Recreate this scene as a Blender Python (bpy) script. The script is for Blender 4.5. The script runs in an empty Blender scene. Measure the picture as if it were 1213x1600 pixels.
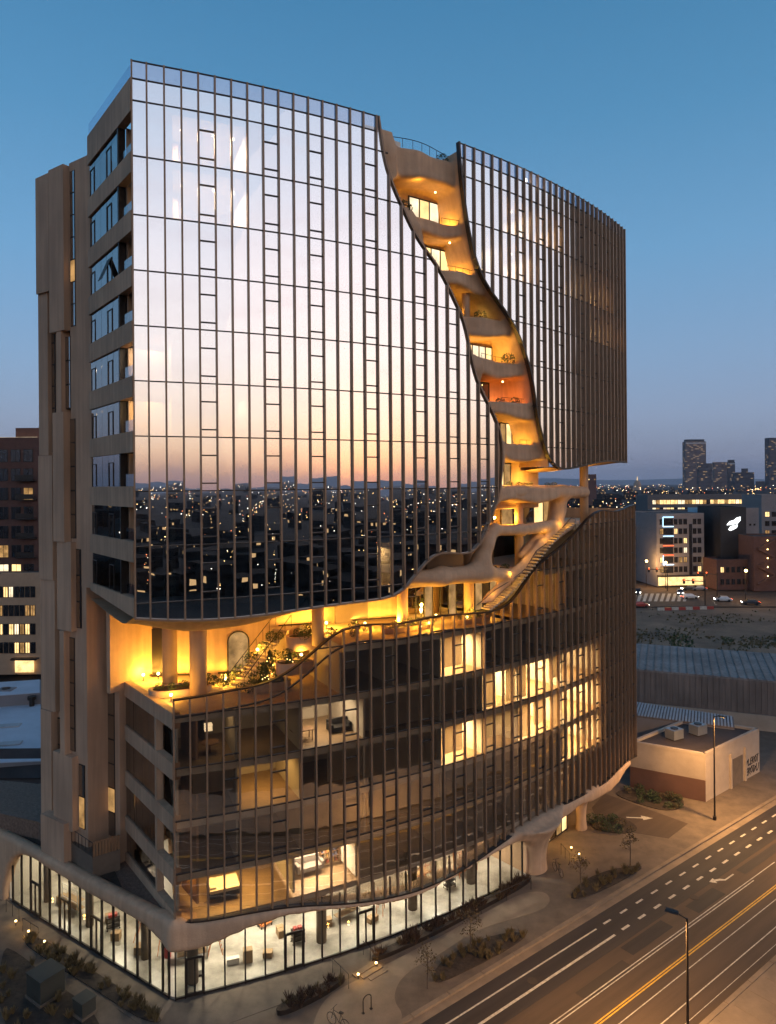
import bpy, bmesh, math, random
import numpy as np
from mathutils import Vector, Matrix

random.seed(7); RNG = np.random.default_rng(7)
sc = bpy.context.scene
COL = sc.collection
R_ = math.radians

# ------------------------------------------------------------------ camera
FPX, CXP, HYP, ROLL, CAMZ = 1090.0, 606.5, 757.0, 0.0075, 32.2   # focal length and horizon of the 1213x1600 photograph
cam = bpy.data.cameras.new("camera"); cam_o = bpy.data.objects.new("camera", cam); COL.objects.link(cam_o)
cam.sensor_fit = 'VERTICAL'; cam.sensor_height = 24.0; cam.lens = 24.0 * FPX / 1600.0
cam.shift_y = -(800.0 - HYP) / 1600.0
cam.clip_start = 0.5; cam.clip_end = 30000.0
cam_o.location = (0, 0, CAMZ); cam_o.rotation_euler = (math.pi / 2, ROLL, 0)
sc.camera = cam_o

# ------------------------------------------------------------------ sky: dusk, sun just set behind the camera to the right
SUN_AZ = 124.0
world = bpy.data.worlds.new("World"); sc.world = world; world.use_nodes = True
wt = world.node_tree; wn = wt.nodes; wl = wt.links
for n_ in list(wn): wn.remove(n_)
out = wn.new("ShaderNodeOutputWorld"); bg = wn.new("ShaderNodeBackground"); wl.new(bg.outputs[0], out.inputs[0])
sky = wn.new("ShaderNodeTexSky"); sky.sky_type = 'NISHITA'; sky.sun_disc = False
sky.sun_elevation = R_(1.0); sky.sun_rotation = R_(SUN_AZ); sky.ozone_density = 3.0; sky.dust_density = 1.0
tc = wn.new("ShaderNodeTexCoord")
sep = wn.new("ShaderNodeSeparateXYZ"); wl.new(tc.outputs["Generated"], sep.inputs[0])
def ramp(stops):
    r = wn.new("ShaderNodeValToRGB"); el = r.color_ramp.elements
    while len(el) > 1: el.remove(el[-1])
    el[0].position = stops[0][0]; el[0].color = (*stops[0][1], 1)
    for p, c in stops[1:]:
        e = el.new(p); e.color = (*c, 1)
    return r
east = ramp([(0.0, (.19, .25, .40)), (.03, (.245, .30, .46)), (.09, (.28, .36, .55)), (.17, (.245, .38, .59)), (.30, (.165, .365, .60)), (.45, (.095, .285, .50)), (.60, (.055, .215, .405)), (.75, (.03, .13, .27)), (1.0, (.018, .085, .19))])
west = ramp([(0.0, (.68, .36, .27)), (.02, (1.02, .58, .38)), (.05, (1.28, .84, .58)), (.10, (1.34, 1.03, .84)), (.18, (1.30, 1.12, 1.05)), (.30, (1.14, 1.06, 1.09)), (.42, (.80, .86, 1.0)), (.52, (.48, .64, .86)), (.62, (.18, .32, .52)), (.78, (.05, .16, .32)), (1.0, (.018, .085, .19))])
wl.new(sep.outputs[2], east.inputs[0]); wl.new(sep.outputs[2], west.inputs[0])
flat = wn.new("ShaderNodeVectorMath"); flat.operation = 'MULTIPLY'; flat.inputs[1].default_value = (1, 1, 0); wl.new(tc.outputs["Generated"], flat.inputs[0])
nor = wn.new("ShaderNodeVectorMath"); nor.operation = 'NORMALIZE'; wl.new(flat.outputs[0], nor.inputs[0])
dot = wn.new("ShaderNodeVectorMath"); dot.operation = 'DOT_PRODUCT'; wl.new(nor.outputs[0], dot.inputs[0])
dot.inputs[1].default_value = (math.sin(R_(SUN_AZ)), math.cos(R_(SUN_AZ)), 0)
mr = wn.new("ShaderNodeMapRange"); mr.interpolation_type = 'SMOOTHSTEP'; mr.inputs[1].default_value = -.06; mr.inputs[2].default_value = .60
wl.new(dot.outputs["Value"], mr.inputs[0])
mx = wn.new("ShaderNodeMixRGB"); wl.new(mr.outputs[0], mx.inputs[0]); wl.new(east.outputs[0], mx.inputs[1]); wl.new(west.outputs[0], mx.inputs[2])
# thin cloud streaks low over the sunset
cl = wn.new("ShaderNodeTexNoise"); cl.inputs["Scale"].default_value = 5.0; cl.inputs["Detail"].default_value = 5
cm = wn.new("ShaderNodeMapping"); cm.inputs["Scale"].default_value = (1, 1, 7); wl.new(tc.outputs["Generated"], cm.inputs[0]); wl.new(cm.outputs[0], cl.inputs[0])
cr = wn.new("ShaderNodeMapRange"); cr.inputs[1].default_value = .5; cr.inputs[2].default_value = .75; cr.inputs[3].default_value = 0; cr.inputs[4].default_value = .22; wl.new(cl.outputs[0], cr.inputs[0])
cmul = wn.new("ShaderNodeMath"); cmul.operation = 'MULTIPLY'; wl.new(cr.outputs[0], cmul.inputs[0]); wl.new(mr.outputs[0], cmul.inputs[1])
mx2 = wn.new("ShaderNodeMixRGB"); wl.new(cmul.outputs[0], mx2.inputs[0]); wl.new(mx.outputs[0], mx2.inputs[1]); mx2.inputs[2].default_value = (.85, .66, .66, 1)
mx3 = wn.new("ShaderNodeMixRGB"); mx3.inputs[0].default_value = .12; wl.new(mx2.outputs[0], mx3.inputs[1]); wl.new(sky.outputs[0], mx3.inputs[2])
wl.new(mx3.outputs[0], bg.inputs[0]); bg.inputs[1].default_value = 1.0

# afterglow from the sunset side: a weak, broad, warm sun
sd = bpy.data.lights.new("sun", 'SUN'); sun_o = bpy.data.objects.new("sun", sd); COL.objects.link(sun_o)
sd.energy = .06; sd.angle = R_(50); sd.color = (1.0, .62, .36)
sun_dir = Vector((math.sin(R_(SUN_AZ)), math.cos(R_(SUN_AZ)), math.tan(R_(7))))
sun_o.rotation_euler = sun_dir.to_track_quat('Z', 'Y').to_euler()

vs = sc.view_settings; vs.view_transform = 'Standard'; vs.look = 'None'; vs.exposure = 0.0; vs.gamma = 1.0; vs.use_curve_mapping = False
cy = sc.cycles; cy.use_denoising = True; cy.max_bounces = 6; cy.diffuse_bounces = 2; cy.glossy_bounces = 3; cy.transparent_max_bounces = 24
cy.transmission_bounces = 6; cy.caustics_reflective = False; cy.caustics_refractive = False; cy.sample_clamp_indirect = 4.0; cy.use_light_tree = True
cy.use_adaptive_sampling = True; cy.adaptive_threshold = .025; cy.adaptive_min_samples = 12

# ------------------------------------------------------------------ helpers: objects
def link(o, parent=None):
    COL.objects.link(o)
    if parent is not None: o.parent = parent
    return o
def tag(o, label=None, cat=None, group=None, kind=None):
    if label: o["label"] = label
    if cat: o["category"] = cat
    if group: o["group"] = group
    if kind: o["kind"] = kind
    return o
def thing(name, label, cat, loc=(0, 0, 0), rz=0.0, group=None):
    o = bpy.data.objects.new(name, None); link(o); o.location = loc; o.rotation_euler = (0, 0, rz); o.empty_display_size = .3
    return tag(o, label, cat, group)
def empty(name, parent): return link(bpy.data.objects.new(name, None), parent)
def inst(name, me, parent=None, loc=(0, 0, 0), rz=0.0, scale=None):
    o = bpy.data.objects.new(name, me); link(o, parent); o.location = loc; o.rotation_euler = (0, 0, rz)
    if scale: o.scale = scale
    return o
class MB:
    """collects faces of one mesh"""
    def __init__(s): s.v = []; s.f = []; s.m = []
    def add(s, vs_, fs_, mi=0):
        b = len(s.v); s.v.extend([tuple(map(float, p)) for p in vs_])
        for f in fs_: s.f.append([b + i for i in f]); s.m.append(mi)
        return s
    def hexa(s, p, mi=0):   # 8 points: bottom 4 ccw, top 4 ccw
        return s.add(p, [(3, 2, 1, 0), (4, 5, 6, 7), (0, 1, 5, 4), (1, 2, 6, 5), (2, 3, 7, 6), (3, 0, 4, 7)], mi)
    def box(s, c, d, rz=0.0, mi=0):  # centre, full size
        x, y, z = d[0] / 2, d[1] / 2, d[2] / 2; ca, sa = math.cos(rz), math.sin(rz)
        P = [(-x, -y, -z), (x, -y, -z), (x, y, -z), (-x, y, -z), (-x, -y, z), (x, -y, z), (x, y, z), (-x, y, z)]
        return s.hexa([(c[0] + a * ca - b * sa, c[1] + a * sa + b * ca, c[2] + e) for a, b, e in P], mi)
    def prism(s, poly, z0, z1, mi=0):
        n = len(poly); A = [(p[0], p[1], z0) for p in poly] + [(p[0], p[1], z1) for p in poly]
        return s.add(A, [tuple(range(n - 1, -1, -1)), tuple(range(n, 2 * n))] + [(i, (i + 1) % n, n + (i + 1) % n, n + i) for i in range(n)], mi)
    def tube(s, pts, r, n=8, mi=0):
        pts = [Vector(p) for p in pts]; rs = r if isinstance(r, (list, tuple)) else [r] * len(pts); A = []; k = len(pts)
        for i, p in enumerate(pts):
            t = (pts[min(i + 1, k - 1)] - pts[max(i - 1, 0)]).normalized()
            u = t.orthogonal().normalized() if abs(t.z) < .95 else Vector((1, 0, 0))
            if abs(t.z) < .95: u = t.cross(Vector((0, 0, 1))).normalized()
            w = t.cross(u).normalized(); u = w.cross(t).normalized()
            for j in range(n):
                a = 2 * math.pi * j / n; A.append(p + (u * math.cos(a) + w * math.sin(a)) * rs[i])
        Fc = [(i * n + j, i * n + (j + 1) % n, (i + 1) * n + (j + 1) % n, (i + 1) * n + j) for i in range(k - 1) for j in range(n)]
        Fc += [tuple(range(n - 1, -1, -1)), tuple((k - 1) * n + j for j in range(n))]
        return s.add(A, Fc, mi)
    def ball(s, c, r, n=10, m=6, mi=0, sz=1.0):
        A = [(c[0], c[1], c[2] - r * sz)]
        for i in range(1, m):
            a = -math.pi / 2 + math.pi * i / m
            A += [(c[0] + r * math.cos(a) * math.cos(2 * math.pi * j / n), c[1] + r * math.cos(a) * math.sin(2 * math.pi * j / n), c[2] + r * sz * math.sin(a)) for j in range(n)]
        A.append((c[0], c[1], c[2] + r * sz)); top = len(A) - 1
        Fc = [(0, 1 + (j + 1) % n, 1 + j) for j in range(n)]
        for i in range(m - 2): Fc += [(1 + i * n + j, 1 + i * n + (j + 1) % n, 1 + (i + 1) * n + (j + 1) % n, 1 + (i + 1) * n + j) for j in range(n)]
        Fc += [(top, 1 + (m - 2) * n + j, 1 + (m - 2) * n + (j + 1) % n) for j in range(n)]
        return s.add(A, Fc, mi)
    def mesh(s, name, mats, smooth=False, fix=True):
        me = bpy.data.meshes.new(name); me.from_pydata(s.v, [], s.f)
        for m in (mats if isinstance(mats, (list, tuple)) else [mats]): me.materials.append(m)
        if any(s.m): me.polygons.foreach_set("material_index", s.m)
        if fix:
            bm = bmesh.new(); bm.from_mesh(me); bmesh.ops.recalc_face_normals(bm, faces=bm.faces); bm.to_mesh(me); bm.free()
        if smooth: me.polygons.foreach_set("use_smooth", [True] * len(me.polygons))
        me.update(); return me
    def build(s, name, mats, parent=None, smooth=False, fix=True):
        return inst(name, s.mesh(name, mats, smooth, fix), parent)

# ------------------------------------------------------------------ helpers: materials
def mat(name, base, rough=.7, metal=0.0, var=.12, vscale=.6, bump=0.0, bscale=8.0, spec=.5, base2=None, stretch=None, streak=0.0, rotz=0.0):
    m = bpy.data.materials.new(name); m.use_nodes = True; nt = m.node_tree; b = nt.nodes["Principled BSDF"]
    b.inputs["Roughness"].default_value = rough; b.inputs["Metallic"].default_value = metal; b.inputs["Specular IOR Level"].default_value = spec
    g = nt.nodes.new("ShaderNodeNewGeometry"); mp = nt.nodes.new("ShaderNodeMapping"); nt.links.new(g.outputs["Position"], mp.inputs[0])
    if stretch: mp.inputs["Scale"].default_value = stretch
    if rotz: mp.vector_type = 'TEXTURE'; mp.inputs["Rotation"].default_value = (0, 0, rotz); mp.inputs["Scale"].default_value = tuple(1 / q for q in (stretch or (1, 1, 1)))
    nz = nt.nodes.new("ShaderNodeTexNoise"); nz.inputs["Scale"].default_value = vscale; nz.inputs["Detail"].default_value = 6; nz.inputs["Roughness"].default_value = .65
    nt.links.new(mp.outputs[0], nz.inputs[0])
    rp = nt.nodes.new("ShaderNodeMixRGB"); mr_ = nt.nodes.new("ShaderNodeMapRange"); mr_.inputs[1].default_value = .3; mr_.inputs[2].default_value = .7
    nt.links.new(nz.outputs[0], mr_.inputs[0]); nt.links.new(mr_.outputs[0], rp.inputs[0])
    c2 = base2 or tuple(min(1, c * (1 + var)) for c in base); c1 = base if base2 else tuple(c * (1 - var) for c in base)
    rp.inputs[1].default_value = (*c1, 1); rp.inputs[2].default_value = (*c2, 1); nt.links.new(rp.outputs[0], b.inputs["Base Color"])
    if streak > 0:   # rain streaks and grime of their own shape
        m3 = nt.nodes.new("ShaderNodeMapping"); m3.inputs["Scale"].default_value = (2.6, 2.6, .14); nt.links.new(g.outputs["Position"], m3.inputs[0]); n3 = nt.nodes.new("ShaderNodeTexNoise"); n3.inputs["Scale"].default_value = 1.0; n3.inputs["Detail"].default_value = 5; nt.links.new(m3.outputs[0], n3.inputs[0])
        n4 = nt.nodes.new("ShaderNodeTexNoise"); n4.inputs["Scale"].default_value = .22; n4.inputs["Detail"].default_value = 3; nt.links.new(g.outputs["Position"], n4.inputs[0])
        ad = nt.nodes.new("ShaderNodeMath"); ad.operation = 'ADD'; nt.links.new(n3.outputs[0], ad.inputs[0]); nt.links.new(n4.outputs[0], ad.inputs[1])
        r3 = nt.nodes.new("ShaderNodeMapRange"); r3.inputs[1].default_value = .85; r3.inputs[2].default_value = 1.25; r3.inputs[3].default_value = 1 - streak; r3.inputs[4].default_value = 1 + streak * .4; nt.links.new(ad.outputs[0], r3.inputs[0])
        ml = nt.nodes.new("ShaderNodeMixRGB"); ml.blend_type = 'MULTIPLY'; ml.inputs[0].default_value = 1; nt.links.new(rp.outputs[0], ml.inputs[1]); nt.links.new(r3.outputs[0], ml.inputs[2]); nt.links.new(ml.outputs[0], b.inputs["Base Color"])
    if bump > 0:
        n2 = nt.nodes.new("ShaderNodeTexNoise"); n2.inputs["Scale"].default_value = bscale; n2.inputs["Detail"].default_value = 4; nt.links.new(mp.outputs[0], n2.inputs[0])
        bp = nt.nodes.new("ShaderNodeBump"); bp.inputs["Strength"].default_value = bump; bp.inputs["Distance"].default_value = .05
        nt.links.new(n2.outputs[0], bp.inputs["Height"]); nt.links.new(bp.outputs[0], b.inputs["Normal"])
    return m
def emit(name, col, strength, var=.0, vscale=1.0, sampled=False):
    m = bpy.data.materials.new(name); m.use_nodes = True; nt = m.node_tree
    for n_ in list(nt.nodes): nt.nodes.remove(n_)
    o = nt.nodes.new("ShaderNodeOutputMaterial"); e = nt.nodes.new("ShaderNodeEmission"); nt.links.new(e.outputs[0], o.inputs[0])
    e.inputs[0].default_value = (*col, 1); e.inputs[1].default_value = strength
    if not sampled: m.cycles.emission_sampling = 'NONE'
    if var > 0:
        g = nt.nodes.new("ShaderNodeNewGeometry"); nz = nt.nodes.new("ShaderNodeTexNoise"); nz.inputs["Scale"].default_value = vscale; nz.inputs["Detail"].default_value = 3; nt.links.new(g.outputs["Position"], nz.inputs[0])
        mr_ = nt.nodes.new("ShaderNodeMapRange"); mr_.inputs[1].default_value = .3; mr_.inputs[2].default_value = .7; mr_.inputs[3].default_value = strength * (1 - var); mr_.inputs[4].default_value = strength * (1 + var)
        nt.links.new(nz.outputs[0], mr_.inputs[0]); nt.links.new(mr_.outputs[0], e.inputs[1])
    return m
def glass(name, ior, tint, wav=.004, rough=.0):
    m = bpy.data.materials.new(name); m.use_nodes = True; nt = m.node_tree
    for n_ in list(nt.nodes): nt.nodes.remove(n_)
    o = nt.nodes.new("ShaderNodeOutputMaterial"); mixs = nt.nodes.new("ShaderNodeMixShader"); tr = nt.nodes.new("ShaderNodeBsdfTransparent"); gl = nt.nodes.new("ShaderNodeBsdfAnisotropic")
    tr.inputs[0].default_value = (*tint, 1); gl.inputs["Roughness"].default_value = rough; gl.inputs[0].default_value = (1, 1, 1, 1)
    fr = nt.nodes.new("ShaderNodeFresnel"); fr.inputs[0].default_value = ior
    g = nt.nodes.new("ShaderNodeNewGeometry"); nf = nt.nodes.new("ShaderNodeMath"); nf.operation = 'SUBTRACT'; nf.inputs[0].default_value = 1; nt.links.new(g.outputs["Backfacing"], nf.inputs[1])
    mu = nt.nodes.new("ShaderNodeMath"); mu.operation = 'MULTIPLY'; nt.links.new(fr.outputs[0], mu.inputs[0]); nt.links.new(nf.outputs[0], mu.inputs[1])
    nt.links.new(mu.outputs[0], mixs.inputs[0]); nt.links.new(tr.outputs[0], mixs.inputs[1]); nt.links.new(gl.outputs[0], mixs.inputs[2]); nt.links.new(mixs.outputs[0], o.inputs[0])
    if wav:
        nz = nt.nodes.new("ShaderNodeTexNoise"); nz.inputs["Scale"].default_value = .8; nz.inputs["Detail"].default_value = 1; nt.links.new(g.outputs["Position"], nz.inputs[0])
        bp = nt.nodes.new("ShaderNodeBump"); bp.inputs["Strength"].default_value = 1.0; bp.inputs["Distance"].default_value = wav; nt.links.new(nz.outputs[0], bp.inputs["Height"]); nt.links.new(bp.outputs[0], gl.inputs["Normal"])
    return m

M = {}
M['stucco'] = mat('stucco', (.48, .305, .19), .85, var=.10, vscale=.45, bump=.25, bscale=14, streak=.22)
M['canyon'] = mat('canyon_plaster', (.52, .335, .205), .8, var=.10, vscale=.8, bump=.4, bscale=7, streak=.16)
M['precast'] = mat('precast_panel', (.48, .305, .195), .85, var=.10, vscale=.35, bump=.2, bscale=12, stretch=(1, 1, .35), streak=.2)
M['bronze'] = mat('bronze_anodised', (.26, .165, .102), .45, .2, var=.12, vscale=2.0)
M['darkmetal'] = mat('dark_metal', (.028, .020, .016), .45, .3, var=.2, vscale=2.0)
M['spandrel'] = mat('spandrel', (.06, .055, .055), .25, var=.2)
M['ceil'] = mat('ceiling_paint', (.62, .57, .50), .9, var=.05)
M['wood'] = mat('oak_floor', (.32, .22, .13), .45, var=.25, vscale=1.2, stretch=(1, 8, 1))
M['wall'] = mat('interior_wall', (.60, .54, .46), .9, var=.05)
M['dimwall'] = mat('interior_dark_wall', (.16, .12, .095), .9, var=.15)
M['blind'] = mat('roller_blind', (.62, .56, .48), .9, var=.04, vscale=3)
M['concrete'] = mat('concrete', (.135, .098, .070), .85, var=.28, vscale=.7, bump=.15, bscale=20)
M['paving'] = mat('pale_concrete_paving', (.22, .16, .108), .85, var=.24, vscale=.5, bump=.15, bscale=25)
M['slabfloor'] = mat('polished_concrete', (.13, .11, .09), .3, vscale=.45, base2=(.50, .45, .38))
M['shop_paint'] = mat('shop_paint', (.50, .45, .38), .9, var=.12, vscale=.4)
M['deck'] = mat('terrace_paving', (.50, .38, .25), .7, var=.12, vscale=1.5)
M['soil'] = mat('soil', (.05, .033, .022), .95, var=.4, vscale=3, bump=.6, bscale=6)
M['gravel'] = mat('gravel', (.16, .105, .075), .95, var=.45, vscale=6, bump=.8, bscale=18)
M['asphalt'] = mat('asphalt_new', (.034, .025, .021), .8, var=.35, vscale=.9, bump=.25, bscale=30, stretch=(.06, 1, 1), rotz=R_(37.2))
M['asphalt_old'] = mat('asphalt_worn', (.075, .049, .032), .85, var=.28, vscale=.8, bump=.25, bscale=30, stretch=(.07, 1, 1), rotz=R_(37.2))
M['white'] = mat('road_paint_white', (.30, .26, .21), .7, vscale=5, base2=(.66, .60, .50))
M['yellow'] = mat('road_paint_yellow', (.42, .24, .035), .7, vscale=4, base2=(.72, .42, .05))
M['leaf'] = mat('leaf', (.055, .075, .025), .6, var=.5, vscale=3)
M['leaf_dry'] = mat('dry_leaf', (.13, .085, .035), .7, var=.45, vscale=3)
M['bark'] = mat('bark', (.10, .07, .05), .9, var=.3, vscale=6)
M['steel'] = mat('galvanised_steel', (.36, .35, .34), .4, .6, var=.15)
M['glass'] = glass('curtain_glass', 24.0, (.80, .74, .66), .0016)
M['glass_low'] = glass('curtain_glass_low', 3.7, (.88, .82, .74), .006)
M['glass_clear'] = glass('clear_glass', 1.9, (.90, .90, .86), .002)
M['guard'] = glass('guard_glass', 4.2, (.80, .80, .88), .002)
M['glass_side'] = glass('side_glass', 5.0, (.35, .34, .34), .003)
bl = M['blind'].node_tree; bp_ = bl.nodes['Principled BSDF']; tl_ = bl.nodes.new('ShaderNodeBsdfTranslucent'); tl_.inputs[0].default_value = (.92, .86, .76, 1); mxb = bl.nodes.new('ShaderNodeMixShader'); mxb.inputs[0].default_value = .85; bl.links.new(bp_.outputs[0], mxb.inputs[1]); bl.links.new(tl_.outputs[0], mxb.inputs[2]); bl.links.new(mxb.outputs[0], bl.nodes['Material Output'].inputs[0])   # cloth lets light through
M['lit'] = emit('lit_window_warm', (1.0, .66, .27), 1.7, .35, .8)
M['lit_dim'] = emit('lit_window_dim', (1.0, .55, .20), .45, .5, 1.1)
M['lit_pale'] = emit('lit_window_pale', (1.0, .80, .52), 1.5, .4, .7)
M['bulb'] = emit('lamp_bulb', (1.0, .66, .24), 14.0)
M['bulb_white'] = emit('lamp_bulb_white', (1.0, .90, .74), 22.0)

def light(name, kind, loc, power, col, size=.15, parent=None, rot=None, spot=None):
    d = bpy.data.lights.new(name, kind); d.energy = power; d.color = col
    if kind == 'AREA':
        d.shape = 'RECTANGLE'; d.size, d.size_y = size if isinstance(size, tuple) else (size, size)
    else: d.shadow_soft_size = size
    if spot: d.spot_size = R_(spot); d.spot_blend = .6
    o = bpy.data.objects.new(name, d); link(o, parent); o.location = loc
    if rot: o.rotation_euler = rot
    return o
WARM, AMBER, WHITE = (1.0, .74, .38), (1.0, .52, .06), (1.0, .86, .64)

# ------------------------------------------------------------------ where things stand: the camera's rays meet the ground, a wall plane or the curved facade
def deroll(px, py):
    dx, dy = px - CXP, py - HYP; c, s = math.cos(ROLL), math.sin(ROLL)
    return dx * c - dy * s, dy * c + dx * s
def on_ground(px, py, z=0.0):
    u, v = deroll(px, py); Y = FPX * (CAMZ - z) / v; return (u * Y / FPX, Y)
def on_plane(px, py, p0, d):          # vertical plane through p0 with horizontal direction d -> (t, z)
    u, v = deroll(px, py); k = u / FPX
    t = (k * p0[1] - p0[0]) / (d[0] - k * d[1]); Y = p0[1] + t * d[1]
    return t, CAMZ - v * Y / FPX
def at_depth(px, py, Y):
    u, v = deroll(px, py); return (u * Y / FPX, Y, CAMZ - v * Y / FPX)
# plan of the curtain wall: straight for 3 m, then an arc of 78 m radius; s runs along it, n inwards
TH3, FR = R_(20.2), 1.0 / R_(0.735)
P00 = (-15.14, 41.5)
P03 = (P00[0] + 3 * math.cos(TH3), P00[1] + 3 * math.sin(TH3))
FC = (P03[0] - math.sin(TH3) * FR, P03[1] + math.cos(TH3) * FR)
def F(s, n=0.0, z=None):
    if s < 3: x = P00[0] + s * math.cos(TH3) - n * math.sin(TH3); y = P00[1] + s * math.sin(TH3) + n * math.cos(TH3)
    else:
        a = TH3 + (s - 3) / FR; r = FR - n; x = FC[0] + r * math.sin(a); y = FC[1] - r * math.cos(a)
    return (x, y) if z is None else (x, y, z)
def Fv(s, n):
    a = TH3 + (s - 3) / FR
    x = np.where(s < 3, P00[0] + s * math.cos(TH3) - n * math.sin(TH3), FC[0] + (FR - n) * np.sin(a))
    y = np.where(s < 3, P00[1] + s * math.sin(TH3) + n * math.cos(TH3), FC[1] - (FR - n) * np.cos(a))
    return x, y
def ang(s): return TH3 + max(0.0, s - 3) / FR
def nlow(s): return 1.45 - .022 * s
_SV = np.arange(-4, 62, .05)
def on_facade(px, py, n=0.0):
    u, v = deroll(px, py); x, y = Fv(_SV, n); s = float(np.interp(u / FPX, x / y, _SV)); return s, CAMZ - v * F(s, n)[1] / FPX

# ------------------------------------------------------------------ smooth solids from distance fields (surface nets)
def smin(a, b, k):
    h = np.clip(.5 + .5 * (b - a) / k, 0, 1); return b * (1 - h) + a * h - k * h * (1 - h)
def smax(a, b, k): return -smin(-a, -b, k)
def nets(D, o, h):
    S = D < 0; nx, ny, nz = D.shape; C = np.zeros((nx - 1, ny - 1, nz - 1), np.int16); acc = np.zeros((nx - 1, ny - 1, nz - 1, 3)); cnt = np.zeros((nx - 1, ny - 1, nz - 1))
    sl = lambda ax, d: tuple(slice(d[i], (D.shape[i] - 1 + d[i])) for i in range(3))
    for ax in range(3):
        oth = [i for i in range(3) if i != ax]
        for b0 in (0, 1):
            for b1 in (0, 1):
                d = [0, 0, 0]; d[oth[0]] = b0; d[oth[1]] = b1; e = list(d); e[ax] = 1
                A, B = D[sl(ax, d)], D[sl(ax, e)]; ch = (A < 0) != (B < 0)
                t = np.where(ch, A / np.where(A - B == 0, 1, A - B), 0)
                cnt += ch
                for i in range(3): acc[..., i] += np.where(ch, (t if i == ax else d[i]), 0)
    act = cnt > 0; idx = -np.ones(act.shape, np.int64); idx[act] = np.arange(act.sum())
    g = np.argwhere(act); V = o + h * (g + acc[act] / cnt[act][:, None]); Q = []
    for ax in range(3):
        oth = [i for i in range(3) if i != ax]
        a = [slice(1, -1)] * 3; a[ax] = slice(0, -1); b = list(a); b[ax] = slice(1, None)
        sA, sB = S[tuple(a)], S[tuple(b)]; e = np.argwhere(sA != sB)
        if not len(e): continue
        flip = sA[sA != sB]; base = e.copy(); base[:, oth[0]] += 1; base[:, oth[1]] += 1
        q = []
        for (i, j) in ((0, 0), (1, 0), (1, 1), (0, 1)):
            c = base.copy(); c[:, oth[0]] -= i; c[:, oth[1]] -= j; q.append(idx[c[:, 0], c[:, 1], c[:, 2]])
        q = np.stack(q, 1); fl = flip if ax != 1 else ~flip
        q[~fl] = q[~fl][:, ::-1]; Q.append(q)
    Q = np.concatenate(Q); Q = Q[(Q >= 0).all(1)]
    return V, Q
def solid(name, fn, lo, hi, h, m, parent, bend=True):
    ax = [np.arange(lo[i], hi[i] + h, h) for i in range(3)]
    G = np.meshgrid(*ax, indexing='ij'); D = fn(*G)
    D[0] = D[-1] = 1; D[:, 0] = D[:, -1] = 1; D[:, :, 0] = D[:, :, -1] = 1
    V, Q = nets(D, np.array([a[0] for a in ax]), h)
    if bend:
        x, y = Fv(V[:, 0], V[:, 1]); V = np.stack([x, y, V[:, 2]], 1)
    me = bpy.data.meshes.new(name); me.from_pydata(V.tolist(), [], Q.tolist()); me.materials.append(m)
    bm = bmesh.new(); bm.from_mesh(me); bmesh.ops.smooth_vert(bm, verts=bm.verts, factor=.5, use_axis_x=True, use_axis_y=True, use_axis_z=True)
    bmesh.ops.recalc_face_normals(bm, faces=bm.faces); bm.to_mesh(me); bm.free()
    me.polygons.foreach_set("use_smooth", [True] * len(me.polygons)); me.update()
    return inst(name, me, parent)
def rbox(q, r):   # q: list of per-axis signed overshoot arrays
    o = sum(np.maximum(a + r, 0) ** 2 for a in q) ** .5; i = q[0] + r
    for a in q[1:]: i = np.maximum(i, a + r)
    return o + np.minimum(i, 0) - r
def capsule(s, n, z, a, b, ra, rb, sq=(1, 1, 1)):
    d = [(b[i] - a[i]) for i in range(3)]; L = sum(x * x for x in d)
    t = np.clip(((s - a[0]) * d[0] + (n - a[1]) * d[1] + (z - a[2]) * d[2]) / L, 0, 1)
    return (((s - a[0] - t * d[0]) / sq[0]) ** 2 + ((n - a[1] - t * d[1]) / sq[1]) ** 2 + ((z - a[2] - t * d[2]) / sq[2]) ** 2) ** .5 - (ra + (rb - ra) * t)

# ================================================================== THE TOWER
tower = thing('tower_building', 'tall curved glass tower split by a glowing plaster canyon', 'building', (0, 0, 0))
LCUT = [(16.07, 57.55), (16.24, 56.41), (16.41, 55.25), (16.73, 54.09), (17.21, 52.94), (17.91, 51.77), (18.68, 50.43), (19.69, 49.18), (20.79, 48.24), (21.87, 46.87), (22.74, 45.45), (23.48, 44.45), (23.73, 43.5), (24.16, 41.63), (24.67, 40.13), (25.39, 38.95), (26.58, 37.43), (27.11, 36.36), (27.38, 35.23), (27.37, 33.73), (27.25, 32.73), (27.05, 31.49), (26.76, 30.75), (26.05, 29.66), (25.45, 28.34), (25.0, 27.63), (24.27, 27.07), (23.66, 26.94), (22.91, 27.01), (21.83, 27.22), (20.94, 27.3), (19.84, 26.79), (19.25, 26.13), (18.75, 25.7), (18.27, 25.12), (17.79, 24.76), (17.16, 24.39), (16.24, 24.31), (14.75, 24.3), (12.2, 24.22), (10.01, 24.11), (7.91, 23.98), (5.92, 23.92), (3.98, 23.94), (1.87, 24.1), (0.0, 24.34)]
RCUT = [(23.01, 57.55), (23.1, 56.5), (23.24, 54.87), (23.45, 53.73), (23.75, 52.01), (24.11, 50.52), (24.5, 49.27), (25.15, 48.05), (25.99, 47.09), (27.13, 46.22), (28.22, 45.32), (29.25, 44.2), (29.83, 43.25), (30.42, 42.16), (31.02, 40.67), (31.33, 39.39), (31.5, 38.23), (32.04, 36.68), (32.68, 35.13), (33.35, 34.08), (34.04, 33.55), (35.01, 33.35), (36.27, 33.44), (38.18, 33.67), (41.25, 34.08), (44.1, 34.27), (46.05, 34.27), (48.8, 34.23)]
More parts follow.
